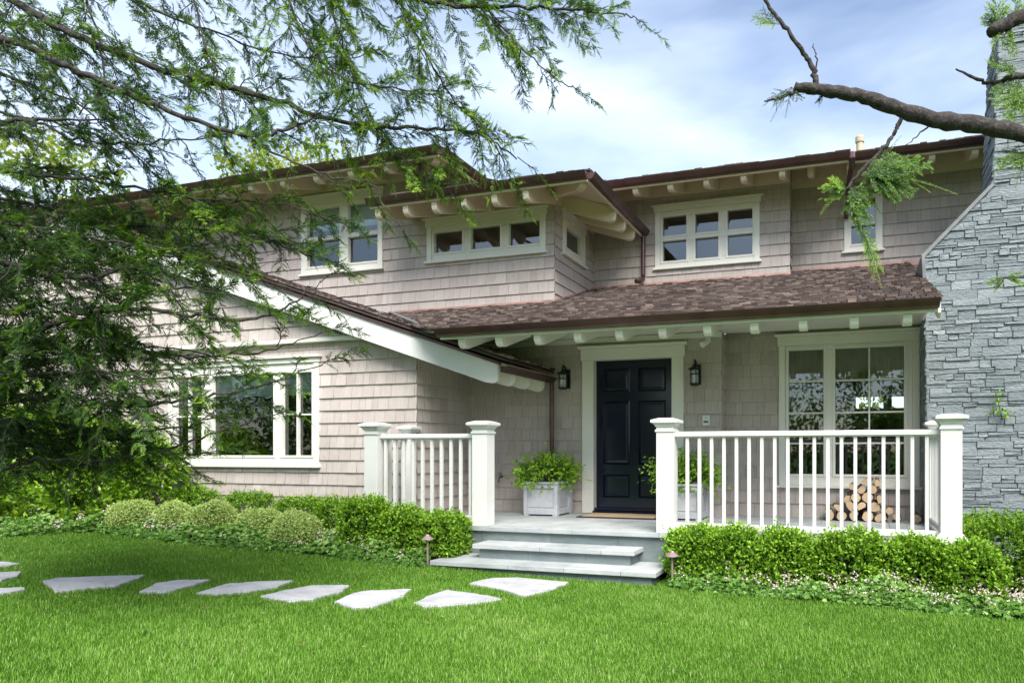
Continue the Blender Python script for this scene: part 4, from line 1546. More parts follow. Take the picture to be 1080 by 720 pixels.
for i, (px, lab) in enumerate(((205, 'low flat-topped box plant under the wide window at its left end'), (262, 'low flat-topped box plant under the middle of the wide window'),
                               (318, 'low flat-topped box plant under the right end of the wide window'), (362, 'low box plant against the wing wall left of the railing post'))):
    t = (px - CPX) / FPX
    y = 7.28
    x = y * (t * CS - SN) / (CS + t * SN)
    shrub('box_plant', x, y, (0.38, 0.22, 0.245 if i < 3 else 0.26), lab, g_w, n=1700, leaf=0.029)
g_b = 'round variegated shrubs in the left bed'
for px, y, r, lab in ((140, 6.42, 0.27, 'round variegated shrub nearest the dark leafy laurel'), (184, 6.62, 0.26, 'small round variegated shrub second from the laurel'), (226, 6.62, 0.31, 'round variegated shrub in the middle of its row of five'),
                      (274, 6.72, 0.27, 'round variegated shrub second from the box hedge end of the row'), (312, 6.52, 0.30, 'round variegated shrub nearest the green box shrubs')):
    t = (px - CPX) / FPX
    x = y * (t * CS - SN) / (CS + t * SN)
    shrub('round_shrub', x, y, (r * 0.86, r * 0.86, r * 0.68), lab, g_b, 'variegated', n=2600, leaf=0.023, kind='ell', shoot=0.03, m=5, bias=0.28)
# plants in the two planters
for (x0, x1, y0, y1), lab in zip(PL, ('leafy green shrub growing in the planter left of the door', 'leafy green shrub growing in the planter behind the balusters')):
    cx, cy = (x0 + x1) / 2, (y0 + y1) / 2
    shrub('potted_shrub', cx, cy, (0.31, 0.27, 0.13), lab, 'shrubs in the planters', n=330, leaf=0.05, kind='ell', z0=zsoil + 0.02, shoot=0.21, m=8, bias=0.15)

# large laurel at the left
e = empty('laurel_bush', (-11.0, 6.9, 0.38), 'large dark glossy laurel bush at the left under the conifer boughs', 'bush')
Vs, Fs, Ts, off = [], [], [], 0
for cx, cy, cz, rx, ry, rz, n in ((-10.6, 6.85, 0.75, 0.75, 0.6, 0.62, 700), (-11.5, 6.7, 1.0, 0.95, 0.7, 0.9, 1100), (-12.6, 6.6, 1.1, 1.1, 0.8, 1.0, 1100), (-13.8, 6.4, 1.2, 1.2, 0.9, 1.1, 900), (-12.3, 7.0, 1.7, 1.3, 0.7, 0.7, 700), (-9.55, 6.98, 0.85, 0.6, 0.42, 0.62, 650), (-10.3, 7.05, 1.15, 0.7, 0.45, 0.6, 600), (-10.0, 6.5, 0.6, 0.55, 0.4, 0.4, 500), (-11.2, 6.05, 0.6, 0.9, 0.45, 0.4, 700), (-12.6, 5.75, 0.7, 1.0, 0.5, 0.5, 700), (-14.2, 5.5, 0.8, 1.1, 0.6, 0.6, 600)):
    P, D, k = ell_shell(n, (cx, cy, cz), (rx, ry, rz), lo=-0.9)
    P[:, 2] = np.maximum(P[:, 2], gz(P[:, 0]) + 0.04)
    V, F, tip = shoots(P, D, 7, 0.16, 0.075, 0.45, 0.3)
    Vs.append(V)
    Fs.append(F + off)
    off += len(V)
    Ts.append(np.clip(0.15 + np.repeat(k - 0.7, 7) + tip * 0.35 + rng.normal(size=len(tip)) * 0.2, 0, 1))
np_mesh('foliage', np.concatenate(Vs), np.concatenate(Fs), M['laurel'], np.concatenate(Ts), e)
mb = MB()
for i in range(12):
    x = -13.6 + i * 0.28
    mb.tube([(x, 6.8, 0.3), (x + rng.normal() * 0.1, 6.75, 0.9), (x + rng.normal() * 0.25, 6.7, 1.6)], [0.03, 0.02, 0.008], 6)
mb.build('stem', M['bark'], e)

# ground cover with small pink flowers
def cover(name, front, depth, n, hmax, avoid=()):
    """leaves over a band that runs along the lawn edge"""
    A = np.array([p[:2] for p in front])
    seg = np.linalg.norm(A[1:] - A[:-1], axis=1)
    cum = np.concatenate([[0], np.cumsum(seg)])
    s_ = rng.uniform(0, cum[-1], n)
    x, y = np.interp(s_, cum, A[:, 0]), np.interp(s_, cum, A[:, 1])
    dd = rng.uniform(-0.06, depth, n) + rng.normal(size=n) * 0.03
    y = y + dd
    lumpy = 0.6 + 0.4 * np.sin(x * 6.3) * np.sin(x * 2.9 + y * 5)
    h = hmax * np.clip(0.35 + dd / 0.28, 0.3, 1) * lumpy * rng.uniform(0.5, 1.0, n)
    ok = ~((x > -4.5) & (x < -1.78) & (y > 6.3))
    return x[ok], y[ok], h[ok]


for front, depth, n, lab in ((edge_left, 0.70, 13000, 'left'), (edge_right, 0.50, 7000, 'right')):
    x, y, h = cover('g', front, depth, n, 0.23)
    P = np.stack([x, y, gz(x) + h], 1)
    D = rng.normal(size=(len(x), 3)) * [1, 1, 0.6] + [0, -0.35, 0.15]
    rl_ = unit(rng.normal(size=(len(x), 3)) * 0.5 + [0, -0.75, 0.8])
    # each leaf is a small fan of three lobes
    Vs, Fs, Ts, off = [], [], [], 0
    tb = rng.normal(size=len(x)) * 0.20 + 0.30 + h * 2.0
    for a in (-0.9, 0, 0.9):
        D2 = np.stack([D[:, 0] * math.cos(a) - D[:, 1] * math.sin(a), D[:, 0] * math.sin(a) + D[:, 1] * math.cos(a), D[:, 2]], 1)
        V, F = leaves(P, D2, rng.uniform(0.032, 0.052, len(x)), rng.uniform(0.03, 0.045, len(x)), 0.12, rl_)
        Vs.append(V)
        Fs.append(F + off)
        off += len(V)
        Ts.append(tb + rng.normal(size=len(x)) * 0.05)
    tag(np_mesh('ground_cover', np.concatenate(Vs), np.concatenate(Fs), M['geranium'], np.clip(np.concatenate(Ts), 0, 1)), kind='stuff')
    # flowers
    nf = 190 if lab == 'left' else 290
    x, y, h = cover('f', front, depth + 0.12, nf, 0.30)
    dens = np.sin(x * 2.1 + (1.0 if lab == 'left' else 2.6)) * 0.5 + 0.5 + (x > 0.3) * 0.6
    ok = rng.uniform(size=len(x)) < dens + 0.15
    x, y, h = x[ok], y[ok], h[ok] * 0.7 + 0.09
    Vs, Fs, Ts, off = [], [], [], 0
    P = np.stack([x, y, gz(x) + h], 1)
    for k in range(4):
        Pk = P + rng.normal(size=P.shape) * 0.022
        for j in range(3):
            V, F = leaves(Pk, rng.normal(size=P.shape) + [0, -0.5, 0.7], 0.017, 0.014, 0.1)
            Vs.append(V)
            Fs.append(F + off)
            off += len(V)
            Ts.append(rng.uniform(0, 1, len(P)))
    tag(np_mesh('pink_flowers', np.concatenate(Vs), np.concatenate(Fs), M['petal'], np.concatenate(Ts)), kind='stuff')

# vine sprig on the chimney
e = empty('wall_vine', (1.55, YC - 0.03, 1.6), 'small green vine sprig growing out of the stone chimney', 'vine')
g0 = np.array([1.60, YC - 0.045, 1.85])
mb = MB()
mb.tube([g0 + [0.03, 0.03, -0.14], g0 + [0.0, 0, -0.03], g0 + [-0.03, -0.02, 0.10], g0 + [-0.06, -0.02, 0.19]], [0.006, 0.005, 0.004, 0.002], 6)
mb.tube([g0 + [0.0, 0, -0.03], g0 + [0.08, -0.02, -0.02]], [0.004, 0.002], 6)
mb.build('stem', M['bark'], e)
P = g0 + np.concatenate([rng.normal(size=(28, 3)) * [0.06, 0.012, 0.03] + [0.02, -0.02, -0.05], rng.normal(size=(16, 3)) * [0.025, 0.012, 0.05] + [-0.03, -0.02, 0.11]])
V, F = leaves(P, rng.normal(size=P.shape) * [1, 0.5, 1], 0.045, 0.03)
np_mesh('foliage', V, F, M['boxwood'], rng.uniform(0.4, 1, len(F)), e)


# ------------------------------------------------------------------ conifers
def catmull(P, per=6):
    P = [np.array(p, dtype=float) for p in P]
    P = [2 * P[0] - P[1]] + P + [2 * P[-1] - P[-2]]
    out = []
    for i in range(1, len(P) - 2):
        for k in range(per):
            t = k / per
            a, b, c, d = P[i - 1], P[i], P[i + 1], P[i + 2]
            out.append(0.5 * ((2 * b) + (c - a) * t + (2 * a - 5 * b + 4 * c - d) * t * t + (3 * b - a - 3 * c + d) * t ** 3))
    out.append(P[-2])
    return np.array(out)


class Conifer:
    def __init__(s):
        s.wood, s.P, s.D, s.L, s.T, s.R = MB(), [], [], [], [], []

    def spray(s, p, d, up, length, tint=0.0, sp=0.0066, nl=0.026):
        """flat feather of needles along a short drooping twig"""
        n = max(4, int(length / sp))
        t = np.linspace(0.06, 1, n)
        d = d / np.linalg.norm(d)
        curve = p + np.outer(t * length, d) + np.outer((t ** 2) * length, [rng.normal() * 0.12, rng.normal() * 0.12, -0.10 + rng.normal() * 0.25])
        side = np.cross(d, up)
        side /= np.linalg.norm(side) + 1e-9
        taper = np.clip(1.25 - t * 0.75, 0.35, 1) * np.clip(t * 6, 0.4, 1)
        for sg in (1, -1):
            s.P.append(curve)
            s.D.append(d * 0.75 + side * sg * 0.8 + rng.normal(size=(n, 3)) * 0.16 + np.array([0, 0, -0.06]))
            s.L.append(nl * taper * rng.uniform(0.8, 1.15, n))
            s.T.append(np.clip(tint + t * 0.30 + rng.normal(size=n) * 0.07, 0, 0.95))  # needles pale outward: light green tips plus painted backlight
            s.R.append(np.tile(up, (n, 1)))
        s.wood.tube([p, curve[n // 2], curve[-1]], [0.0016, 0.0012, 0.0006], 3)

    def twig(s, p, d, length, tint=0.2, dens=1.0, droop=None, r=0.0042):
        droop = rng.uniform(0.0, 0.45) if droop is None else droop
        d = np.array(d, dtype=float)
        d /= np.linalg.norm(d)
        n = 9
        t = np.linspace(0, 1, n)
        wob = np.cumsum(rng.normal(size=(n, 3)) * 0.035 * length, 0)
        C = p + np.outer(t * length, d) + np.outer(t ** 2 * length * droop, [0, 0, -1]) + wob
        s.wood.tube(C, np.linspace(r, 0.0015, n), 4)
        up0 = np.array([0, 0, 1.0]) + rng.normal(size=3) * 0.55
        k = max(5, int(length / 0.017 * dens))
        for i in range(k):
            u = 0.12 + 0.88 * (i + rng.uniform(0, 0.8)) / k
            u = min(u, 0.999)
            f = u * (n - 1)
            j = int(f)
            q = C[j] + (C[min(j + 1, n - 1)] - C[j]) * (f - j)
            tan = C[min(j + 1, n - 1)] - C[max(j - 1, 0)]
            tan /= np.linalg.norm(tan) + 1e-9
            side = np.cross(tan, up0)
            side /= np.linalg.norm(side) + 1e-9
            sg = 1 if i % 2 else -1
            dd = tan * 0.8 + side * sg * rng.uniform(0.4, 1.0) + rng.normal(size=3) * 0.30
            tt = 0.9 if False else tint + 0.20 * u + rng.normal() * 0.12
            s.spray(q, dd, up0, length * rng.uniform(0.07, 0.19) * (1.15 - 0.4 * u) + 0.035, tt)
        s.spray(C[-1], C[-1] - C[-2], up0, 0.07, tint + 0.4)
        return C

    def frond(s, p, v, L, up, tint, nl):
        """a flat frond: one axis with shorter side sprays that lie in its plane"""
        v = v / np.linalg.norm(v)
        side = np.cross(v, up)
        side /= np.linalg.norm(side) + 1e-9
        s.spray(p, v, up, L, tint, 0.006, nl * 0.8)
        k = max(3, int(L / 0.028))
        for i in range(k):
            u = 0.2 + 0.7 * i / k
            for sg in (1, -1):
                if rng.uniform() < 0.8:
                    s.spray(p + v * L * u, v * 0.9 + side * sg * rng.uniform(0.5, 0.9) + rng.normal(size=3) * 0.12, up, L * rng.uniform(0.18, 0.34) * (1.2 - u) + 0.015, tint + 0.12 * u, 0.006, nl * 0.7)

    def finish(s, e, bark='bark'):
        P, D, L, T, Rl = (np.concatenate(a) for a in (s.P, s.D, s.L, s.T, s.R))
        V, F = leaves(P, D, L, np.clip(L * 0.29, 0.0035, 0.0085), 0.1, Rl + rng.normal(size=Rl.shape) * 0.3)
        np_mesh('foliage', V, F, M['needle'], T, e)
        s.wood.build('branch', M[bark], e, smooth=True)
        return len(F)


def poly_px(pts):
    return [(p[0], p[1]) for p in pts]


ENV = [(-400, -300), (700, -300), (672, 22), (640, 62), (612, 96), (578, 112), (562, 150), (572, 186), (505, 206), (446, 226), (428, 250), (384, 244), (356, 292), (350, 330), (345, 398), (325, 430), (288, 470), (262, 500), (200, 528), (60, 535), (-400, 600)]


def to_px(p):
    d = -SN * p[0] + CS * p[1]
    l = CS * p[0] + SN * p[1]
    return CPX + FPX * l / d, HPX - FPX * (p[2] - EYE) / d


tree = Conifer()
TR = px_at(-230, 476, 5.4)[:2]           # the trunk stands out of frame to the left
limbs = [   # (points as px, py, depth), thickness at base, twig length, tint, density
    ([(-230, -150, 5.4), (-90, -62, 5.3), (10, -2, 5.2), (90, 42, 5.1), (175, 73, 5.0), (280, 103, 5.0), (360, 128, 5.1), (440, 136, 5.2), (505, 142, 5.4), (545, 168, 5.5)], 0.062, 0.42, 0.32, 0.9),
    ([(-230, -110, 5.4), (-60, 8, 5.0), (40, 55, 4.8), (115, 90, 4.7), (185, 120, 4.6), (262, 143, 4.6), (310, 134, 4.7), (336, 122, 4.8)], 0.055, 0.36, 0.28, 0.55),
    ([(262, 143, 4.6), (296, 165, 4.6), (350, 186, 4.6), (392, 194, 4.6), (408, 222, 4.6), (424, 240, 4.6)], 0.014, 0.24, 0.30, 0.35),
    ([(-230, 120, 5.4), (-60, 132, 4.9), (30, 126, 4.7), (105, 126, 4.6)], 0.05, 0.34, 0.15, 0.5),
    ([(-60, 100, 5.2), (40, 130, 5.0), (75, 145, 4.9), (130, 152, 4.8), (200, 148, 4.8), (250, 139, 4.9)], 0.02, 0.32, 0.22, 0.55),
    ([(-230, 240, 5.4), (-80, 258, 4.8), (0, 275, 4.5), (65, 292, 4.4), (105, 292, 4.4), (135, 283, 4.5), (185, 300, 4.6), (250, 312, 4.7)], 0.045, 0.42, 0.22, 1.2),
    ([(-230, 330, 5.4), (-60, 372, 4.8), (35, 350, 4.5), (100, 328, 4.4), (180, 328, 4.4), (245, 338, 4.5), (300, 325, 4.5), (338, 296, 4.6)], 0.04, 0.42, 0.25, 1.2),
    ([(-230, 380, 5.4), (-60, 425, 4.9), (60, 420, 4.7), (130, 428, 4.6), (200, 420, 4.6), (262, 410, 4.7), (340, 385, 4.8)], 0.035, 0.42, 0.22, 1.2),
    ([(-230, 420, 5.4), (-60, 500, 5.0), (40, 485, 4.8), (110, 484, 4.7), (190, 470, 4.7), (240, 452, 4.7), (285, 438, 4.7)], 0.03, 0.36, 0.25, 1.0),
    ([(-230, -250, 5.4), (-40, -130, 5.2), (120, -66, 5.0), (280, -30, 4.9), (400, -8, 4.9), (490, 8, 5.0), (570, 8, 5.1), (640, 14, 5.2), (668, 18, 5.2)], 0.05, 0.42, 0.34, 1.25),
    ([(70, -60, 5.0), (92, 5, 4.9), (108, 55, 4.8), (106, 100, 4.8), (118, 130, 4.7)], 0.016, 0.26, 0.18, 0.5),
    ([(196, -40, 4.9), (213, 35, 4.8), (232, 90, 4.7), (240, 135, 4.7)], 0.013, 0.24, 0.3, 0.4),
    ([(415, -12, 4.9), (446, 50, 4.9), (478, 105, 5.0), (520, 150, 5.1), (538, 190, 5.1)], 0.014, 0.36, 0.38, 0.9),
    ([(290, -30, 4.9), (325, 45, 4.8), (365, 85, 4.8), (430, 95, 4.9), (480, 110, 5.0)], 0.016, 0.40, 0.34, 1.0),
    ([(510, 5, 5.0), (548, 48, 5.0), (580, 78, 5.0), (604, 92, 5.0)], 0.012, 0.34, 0.36, 1.0),
    ([(330, -40, 5.2), (360, 40, 5.2), (385, 110, 5.2), (430, 170, 5.2), (470, 200, 5.2)], 0.012, 0.36, 0.36, 1.0),
    ([(-60, 200, 5.6), (30, 215, 5.4), (110, 235, 5.3), (190, 240, 5.2), (270, 250, 5.2), (340, 275, 5.2)], 0.03, 0.42, 0.22, 1.2),
    ([(-60, 170, 5.2), (40, 185, 5.0), (130, 195, 4.9), (210, 210, 4.9), (290, 215, 4.9), (360, 235, 4.9)], 0.025, 0.38, 0.28, 0.9),
    ([(-60, 300, 5.6), (40, 320, 5.4), (120, 360, 5.3), (200, 375, 5.2), (280, 370, 5.2), (340, 350, 5.3)], 0.025, 0.42, 0.18, 1.2),
    ([(-60, 430, 5.5), (40, 445, 5.3), (120, 455, 5.2), (200, 448, 5.2), (270, 425, 5.2)], 0.025, 0.42, 0.16, 1.1),
    ([(-60, 60, 5.6), (20, 85, 5.5), (80, 110, 5.4), (150, 170, 5.3)], 0.025, 0.38, 0.12, 0.8),
    ([(-100, -40, 5.8), (0, 20, 5.7), (70, 70, 5.6), (130, 110, 5.6)], 0.025, 0.42, 0.15, 0.9),
    ([(60, -60, 5.6), (150, 5, 5.5), (230, 35, 5.4), (310, 60, 5.4), (380, 60, 5.4)], 0.02, 0.40, 0.30, 0.7),
    ([(-60, 345, 5.0), (30, 360, 4.9), (100, 372, 4.8), (170, 365, 4.8), (240, 380, 4.8)], 0.02, 0.40, 0.24, 1.2),
    ([(-60, 460, 5.2), (30, 470, 5.1), (90, 460, 5.0), (150, 470, 5.0), (200, 490, 5.0)], 0.02, 0.38, 0.2, 1.2),
    ([(-60, 280, 5.3), (40, 260, 5.2), (110, 275, 5.1), (190, 270, 5.1), (260, 290, 5.1), (320, 310, 5.1)], 0.02, 0.40, 0.26, 1.2),
    ([(-60, 230, 4.8), (40, 240, 4.7), (120, 255, 4.7), (180, 262, 4.7), (240, 250, 4.7)], 0.02, 0.38, 0.26, 1.0),
    ([(-60, 390, 4.6), (30, 395, 4.4), (100, 390, 4.3), (160, 400, 4.3), (220, 395, 4.4)], 0.02, 0.38, 0.2, 1.1),
]
for pts, r, tl, tint, dens in limbs:
    C = catmull([px_at(*p) for p in pts], 7)
    r *= 0.58
    C[1:-1] += rng.normal(size=C[1:-1].shape) * 0.008
    tree.wood.tube(C, np.linspace(r, max(0.004, r * 0.16), len(C)), 8)
    seg = np.linalg.norm(C[1:] - C[:-1], axis=1)
    cum = np.concatenate([[0], np.cumsum(seg)])
    s_ = 0.05
    sg = 1
    while s_ < cum[-1]:
        q = np.array([np.interp(s_, cum, C[:, k]) for k in range(3)])
        q2 = np.array([np.interp(min(s_ + 0.05, cum[-1]), cum, C[:, k]) for k in range(3)])
        T = q2 - q if s_ < cum[-1] - 0.05 else C[-1] - C[-3]
        T = T / (np.linalg.norm(T) + 1e-9)
        Bn = np.cross(T, [0, 0, 1.0])
        Bn /= np.linalg.norm(Bn) + 1e-9
        up = np.cross(Bn, T)
        a = rng.normal() * 0.7
        d = T * rng.uniform(0.5, 1.0) + (Bn * math.cos(a) + up * math.sin(a)) * sg * rng.uniform(0.6, 1.0) + np.array([0, 0, -0.10])
        ln = tl * rng.uniform(0.55, 1.25)
        tip = q + d / np.linalg.norm(d) * ln + np.array([0, 0, -0.3 * ln])
        px, py = to_px(tip)
        inside = bool(in_poly(np.array([px]), np.array([py]), ENV)[0])
        if py > 290 and px > 170 and rng.uniform() > 0.42:
            inside = False
        if py > 400 and px > 175 and rng.uniform() > 0.6:
            inside = False
        if px > -70 and inside:
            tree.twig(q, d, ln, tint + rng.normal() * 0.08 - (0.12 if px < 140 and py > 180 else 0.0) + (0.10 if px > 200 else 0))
        sg = -sg
        s_ += rng.uniform(0.034, 0.080) / dens * (0.72 if to_px(q)[0] < 210 and to_px(q)[1] > 200 else 1.06)
    tree.twig(C[-1], C[-1] - C[-3], tl * 0.7, tint)
e = empty('conifer_tree', (TR[0], TR[1], float(gz(TR[0]))), 'large conifer whose feathery drooping boughs fill the upper left over the wing', 'tree')
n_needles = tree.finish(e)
mb = MB()
mb.tube([(TR[0], TR[1], 0.0), (TR[0] + 0.03, TR[1], 1.5), (TR[0], TR[1] + 0.05, 4), (TR[0] - 0.05, TR[1], 8.0), (TR[0], TR[1], 11)], [0.34, 0.27, 0.22, 0.14, 0.03], 16)
mb.build('trunk', M['bark'], e, smooth=True)
print('needles', n_needles)

# right-hand tree: a cut limb reaching in from the right
t2 = Conifer()
TR2 = px_at(1330, 476, 4.6)[:2]
l2 = [
    ([(1330, 210, 4.6), (1200, 168, 4.3), (1080, 142, 4.1), (1030, 131, 4.05), (985, 126, 4.0), (940, 112, 4.0), (900, 100, 4.0), (868, 95, 4.0), (838, 92, 4.0)], 0.062, 0.030),
    ([(862, 96, 4.0), (858, 76, 4.0), (847, 55, 4.0), (830, 32, 4.0), (810, 4, 4.0), (800, -20, 4.0)], 0.018, 0.008),
    ([(846, 94, 4.0), (830, 100, 4.0), (815, 105, 4.0), (806, 107, 4.0)], 0.014, 0.004),
    ([(951, 120, 4.0), (944, 138, 4.0), (928, 160, 3.98), (908, 180, 3.95), (892, 200, 3.92)], 0.014, 0.008),
    ([(985, 128, 4.0), (972, 140, 4.0), (955, 153, 4.0)], 0.007, 0.002),
    ([(1330, 120, 4.6), (1180, 90, 4.3), (1080, 80, 4.2), (1052, 88, 4.2), (1032, 84, 4.2), (1008, 73, 4.2)], 0.03, 0.005),
    ([(1330, -20, 4.6), (1180, -5, 4.3), (1080, 18, 4.2), (1060, 27, 4.2), (1046, 34, 4.2)], 0.05, 0.038),
    ([(1330, 330, 4.6), (1180, 300, 4.2), (1110, 292, 4.1), (1060, 293, 4.0)], 0.02, 0.004),
    ([(860, 82, 4.0), (860, 60, 4.0), (858, 46, 4.0)], 0.006, 0.002),
    ([(1330, 210, 4.6), (1230, 190, 4.3), (1110, 165, 4.1), (1060, 160, 4.1)], 0.018, 0.004),
]
for pts, a, b in l2:
    C = catmull([px_at(*p) for p in pts], 6)
    C[1:-1] += rng.normal(size=C[1:-1].shape) * 0.004
    rad = np.linspace(a, b, len(C)) * (1 + rng.normal(size=len(C)) * 0.075)
    t2.wood.tube(C, rad, 10)


def fan(px, py, d, tips, tint, ln=0.2, nl=0.03, density=1.0):
    p = px_at(px, py, d)
    for tx, ty in tips:
        q = px_at(tx, ty, d + rng.normal() * 0.05)
        v = q - p
        L = np.linalg.norm(v)
        up = np.array([0.1, -0.9, 0.45]) + rng.normal(size=3) * 0.2
        t2.frond(p, v, L, up, tint + rng.normal() * 0.06, nl)


fan(893, 200, 3.92, [(872, 186), (866, 198), (864, 212), (880, 190)], 0.5, nl=0.032)
fan(897, 196, 3.92, [(906, 235), (912, 250), (900, 228), (917, 232), (925, 205)], 0.42, nl=0.034)
fan(905, 186, 3.95, [(952, 160), (975, 166), (988, 172), (960, 180)], 0.40, nl=0.034)
fan(912, 183, 3.95, [(940, 205), (962, 197), (950, 215), (968, 205)], 0.42, nl=0.034)
fan(909, 240, 3.92, [(917, 262), (924, 284), (929, 290)], 0.66, nl=0.022)
fan(925, 165, 3.97, [(945, 160), (955, 172)], 0.35, nl=0.028)
fan(835, 92, 4.0, [(815, 112), (830, 112), (845, 108), (808, 104)], 0.15, nl=0.02)
fan(870, 98, 4.0, [(862, 108), (858, 112)], 0.2, nl=0.016)
fan(822, 26, 4.0, [(800, 8), (790, 18), (797, 22)], 0.6, nl=0.02)
fan(1060, 293, 4.0, [(1042, 298), (1048, 304), (1085, 300), (1080, 286)], 0.58, nl=0.03)
fan(1052, 30, 4.2, [(1040, 5), (1050, -8), (1062, -5), (1035, 16), (1044, 50)], 0.62, nl=0.032)
fan(1065, 25, 4.2, [(1075, -10), (1085, 5), (1060, 55), (1072, 62)], 0.55, nl=0.032)
fan(1075, 80, 4.2, [(1040, 66), (1045, 100), (1060, 118), (1078, 120), (1050, 60)], 0.5, nl=0.034)
fan(1090, 165, 4.1, [(1055, 158), (1048, 172), (1062, 180)], 0.45, nl=0.032)
fan(1085, 95, 4.1, [(1045, 112), (1058, 128), (1085, 135)], 0.42, nl=0.034)
e = empty('cut_limb_tree', (TR2[0], TR2[1], 0), 'tree with a cut mossy limb reaching in from the right across the sky', 'tree')
t2.finish(e)
mb = MB()
mb.tube([(TR2[0], TR2[1], -0.05), (TR2[0], TR2[1], 1.5), (TR2[0] + 0.05, TR2[1], 4), (TR2[0], TR2[1], 8)], [0.30, 0.24, 0.2, 0.1], 16)
mb.build('trunk', M['bark'], e, smooth=True)


# ------------------------------------------------------------------ trees beyond
def broad_tree(name, x, y, h, r, n, mat, label, cat='tree', group=None, leaf=0.16, kind=None, seed=1, lobes=9):
    rs = np.random.default_rng(seed)
    zg = float(gz(x))
    Ps, Ts = [], []
    cent = []
    for k in range(lobes):
        a = rs.uniform(0, 6.28)
        rr_ = r * rs.uniform(0.15, 0.72)
        c = np.array([x + rr_ * math.cos(a), y + rr_ * math.sin(a), zg + h * rs.uniform(0.22 if kind else 0.45, 0.92)])
        s_ = r * rs.uniform(0.28, 0.5)
        cent.append(c)
        d = unit(rs.normal(size=(n // lobes, 3))) * (rs.uniform(0.25, 1, size=(n // lobes, 1)) ** 0.5) * s_ * np.array([1, 1, 0.75])
        Ps.append(c + d)
        Ts.append(0.35 + 0.35 * d[:, 2] / s_ + rs.normal(size=len(d)) * 0.15 + rs.normal() * 0.1)
    P = np.concatenate(Ps)
    V, F = leaves(P, rs.normal(size=P.shape), leaf * rs.uniform(0.7, 1.3, len(P)), leaf * 0.6)
    T = np.clip(np.concatenate(Ts), 0, 1)
    mb = MB()
    mb.tube([(x, y, zg - 0.1), (x + 0.1, y, zg + h * 0.3), (x, y + 0.1, zg + h * 0.75)], [h * 0.028, h * 0.02, h * 0.006], 10)
    for c in cent:
        b = np.array([x + 0.05, y, zg + h * rs.uniform(0.25, 0.5)])
        mb.tube([b, (b + c) / 2 + [0, 0, 0.2], c], [h * 0.01, h * 0.007, h * 0.002], 6)
    if kind:
        return V, F, T, mb
    e = empty(name, (x, y, zg), label, cat, group)
    np_mesh('crown', V, F, M[mat], T, e)
    mb.build('trunk', M['bark'], e)
    return e


gb = 'spring trees beyond the roof'
for x, y, h, r, n, lab, sd in ((-16.5, 16.5, 11.6, 3.4, 4600, 'tall airy spring tree with yellow-green leaves behind the upper left roof', 3),
                               (-22.0, 13.5, 9.5, 3.2, 4600, 'yellow-green spring tree left of the gable, seen through the conifer', 5),
                               (-10.6, 21, 10.6, 2.2, 2200, 'sparse spring tree showing above the bay roof behind conifer tips', 9)):
    broad_tree('spring_tree', x, y, h, r, n, 'spring', lab, 'tree', gb, 0.17, seed=sd)

# wood across the street behind the camera: only its reflection in the glass is seen
Vs, Fs, Ts, off = [], [], [], 0
wd = MB()
for k, (x, y, h, r) in enumerate(((-17, -25, 9.0, 5.2), (-8, -28, 12.5, 5.5), (1.5, -26, 11, 5.2), (10, -30, 14, 5.8), (20, -27, 12, 5.4), (-27, -24, 10, 5.6), (-38, -22, 10, 6), (-50, -22, 11, 6), (31, -28, 11, 5.6))):
    V, F, T, mb = broad_tree('t', x, y, h, r, 5200, 'woods', '', leaf=0.30, kind='stuff', seed=60 + k, lobes=12)
    Vs.append(V)
    Fs.append(F + off)
    off += len(V)
    Ts.append(T)
nh = 26000
P = np.stack([rng.uniform(-70, 45, nh), rng.uniform(-23, -21.5, nh), rng.uniform(0, 4.0, nh) ** 1.0], 1)
P[:, 2] *= 0.75 + 0.25 * np.sin(P[:, 0] * 0.9) * np.sin(P[:, 0] * 0.37)
V, F = leaves(P, rng.normal(size=P.shape), 0.3, 0.2)
Vs.append(V)
Fs.append(F + off)
Ts.append(np.clip(0.2 + P[:, 2] * 0.15 + rng.normal(size=nh) * 0.2, 0, 1))
o = np_mesh('far_trees', np.concatenate(Vs), np.concatenate(Fs), M['woods'], np.concatenate(Ts))
tag(o, kind='stuff')
# shrubs behind the house, seen through it
P = np.stack([rng.uniform(-3, 5, 5000), rng.uniform(17, 17.8, 5000), rng.uniform(0, 2.75, 5000)], 1)
P[:, 2] *= 0.85 + 0.15 * np.sin(P[:, 0] * 3.1)
V, F = leaves(P, rng.normal(size=P.shape), 0.16, 0.1)
tag(np_mesh('rear_hedge', V, F, M['spring'], rng.uniform(0, 1, len(F))), kind='stuff')

# ------------------------------------------------------------------ litter on the lawn
nl_ = 420
x, y = rng.uniform(-9, 3, nl_), rng.uniform(3.4, 6.0, nl_)
ok = rng.uniform(size=nl_) < np.clip(0.25 - (x + 2) * 0.12, 0.15, 1)
x, y = x[ok], y[ok]
P = np.stack([x, y, gz(x) + 0.028], 1)
V, F = leaves(P, rng.normal(size=P.shape) * [1, 1, 0.15], rng.uniform(0.015, 0.04, len(x)), rng.uniform(0.005, 0.012, len(x)), 0.1)
M['litter'] = leaf_mat('fallen_dry_leaf', [(0.0, (0.13, 0.08, 0.04)), (1.0, (0.38, 0.30, 0.14))], 0.1, 0.8, 0.1)
tag(np_mesh('fallen_leaves', V, F, M['litter'], rng.uniform(0, 1, len(F))), kind='stuff')

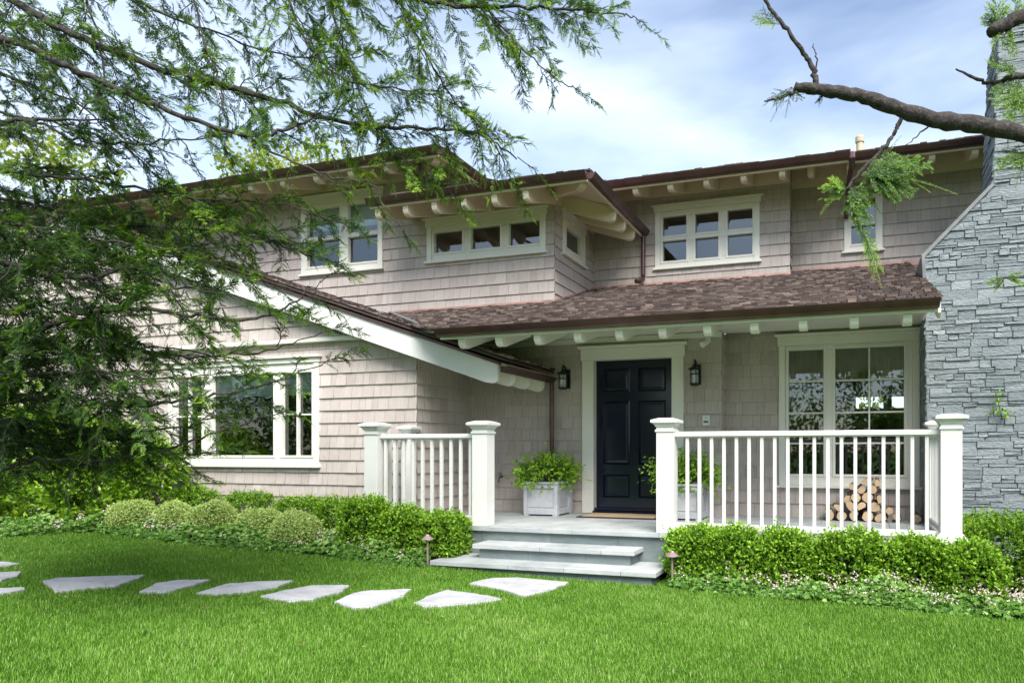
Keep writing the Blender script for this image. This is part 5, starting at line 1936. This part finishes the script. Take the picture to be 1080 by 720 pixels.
# ------------------------------------------------------------------ grass
def blades(n, xr, yr, keep, hmul=1.0):
    x = rng.uniform(*xr, n)
    y = rng.uniform(*yr, n)
    d = -SN * x + CS * y
    l = CS * x + SN * y
    px = CPX + FPX * l / np.maximum(d, 0.1)
    ok = keep(x, y, d, px)
    x, y, d = x[ok], y[ok], d[ok]
    for pl in stone_polys:
        cx_, cy_ = np.mean([p[0] for p in pl]), np.mean([p[1] for p in pl])
        m = ~in_poly(x, y, [(cx_ + (p[0] - cx_) * 0.965, cy_ + (p[1] - cy_) * 0.965) for p in pl])
        x, y, d = x[m], y[m], d[m]
    for pl in (bed_left, bed_right):
        m = ~in_poly(x, y, pl)
        x, y, d = x[m], y[m], d[m]
    m = ~((x > -4.40) & (x < -1.88) & (y > 6.38)) & (y < 6.9)
    x, y, d = x[m], y[m], d[m]
    n = len(x)
    patch = np.sin(x * 1.7 + np.sin(y * 1.3)) * np.sin(y * 2.1 + x * 0.6)
    fine = np.sin(x * 7.3 + y * 3.1) * np.sin(y * 8.9 - x * 4.2)
    h = (0.031 + 0.004 * patch + 0.004 * fine) * rng.uniform(0.55, 1.25, n) * hmul
    w = rng.uniform(0.0024, 0.0042, n) * (1 + np.maximum(d - 5, 0) * 0.13)
    a = rng.uniform(0, 2 * np.pi, n)
    lean = rng.uniform(0.1, 0.9, n) * h
    dx, dy = np.cos(a), np.sin(a)
    sx, sy = -dy * w / 2, dx * w / 2
    z = gz(x) + 0.001
    B0 = np.stack([x - sx, y - sy, z], 1)
    B1 = np.stack([x + sx, y + sy, z], 1)
    M0 = np.stack([x - sx * .8 + dx * lean * .35, y - sy * .8 + dy * lean * .35, z + h * 0.6], 1)
    M1 = np.stack([x + sx * .8 + dx * lean * .35, y + sy * .8 + dy * lean * .35, z + h * 0.6], 1)
    T0 = np.stack([x - sx * .15 + dx * lean, y - sy * .15 + dy * lean, z + h], 1)
    T1 = np.stack([x + sx * .15 + dx * lean, y + sy * .15 + dy * lean, z + h], 1)
    V = np.stack([B0, B1, M0, M1, T0, T1], 1).reshape(-1, 3)
    i = np.arange(n)[:, None] * 6
    F = np.concatenate([i + [0, 1, 3, 2], i + [2, 3, 5, 4]], 1).reshape(-1, 4)
    t = np.clip(0.45 + 0.14 * patch + 0.08 * fine + rng.normal(size=n) * 0.19, 0, 0.93)
    big = np.sin(x * 0.9 + 1.3 * np.sin(y * 0.8)) * np.cos(y * 0.7 - x * 0.35)
    t = np.clip(t + 0.09 * big, 0, 0.93)
    t[rng.uniform(size=n) < 0.025 + 0.03 * (patch > 0.6)] = 1.0
    return V, F, np.repeat(t, 2)


near = lambda x, y, d, px: (d > 3.4) & (px > -120) & (px < 1200) & (rng.uniform(size=len(x)) < np.clip(1.15 - (d - 4.5) * 0.14, 0.45, 1))
far = lambda x, y, d, px: ((d > 1.0) & (d <= 3.4)) | ((d > 1.0) & ((px <= -120) | (px >= 1200)))
V1, F1, T1 = blades(900000, (-14, 5), (2.4, 7.0), near)
V2, F2, T2 = blades(90000, (-16, 8), (0.5, 7.0), far)
o = np_mesh('grass', np.concatenate([V1, V2]), np.concatenate([F1, F2 + len(V1)]), M['grass'], np.concatenate([T1, T2]))
tag(o, kind='stuff')
print('blades', len(F1) // 2, len(F2) // 2)
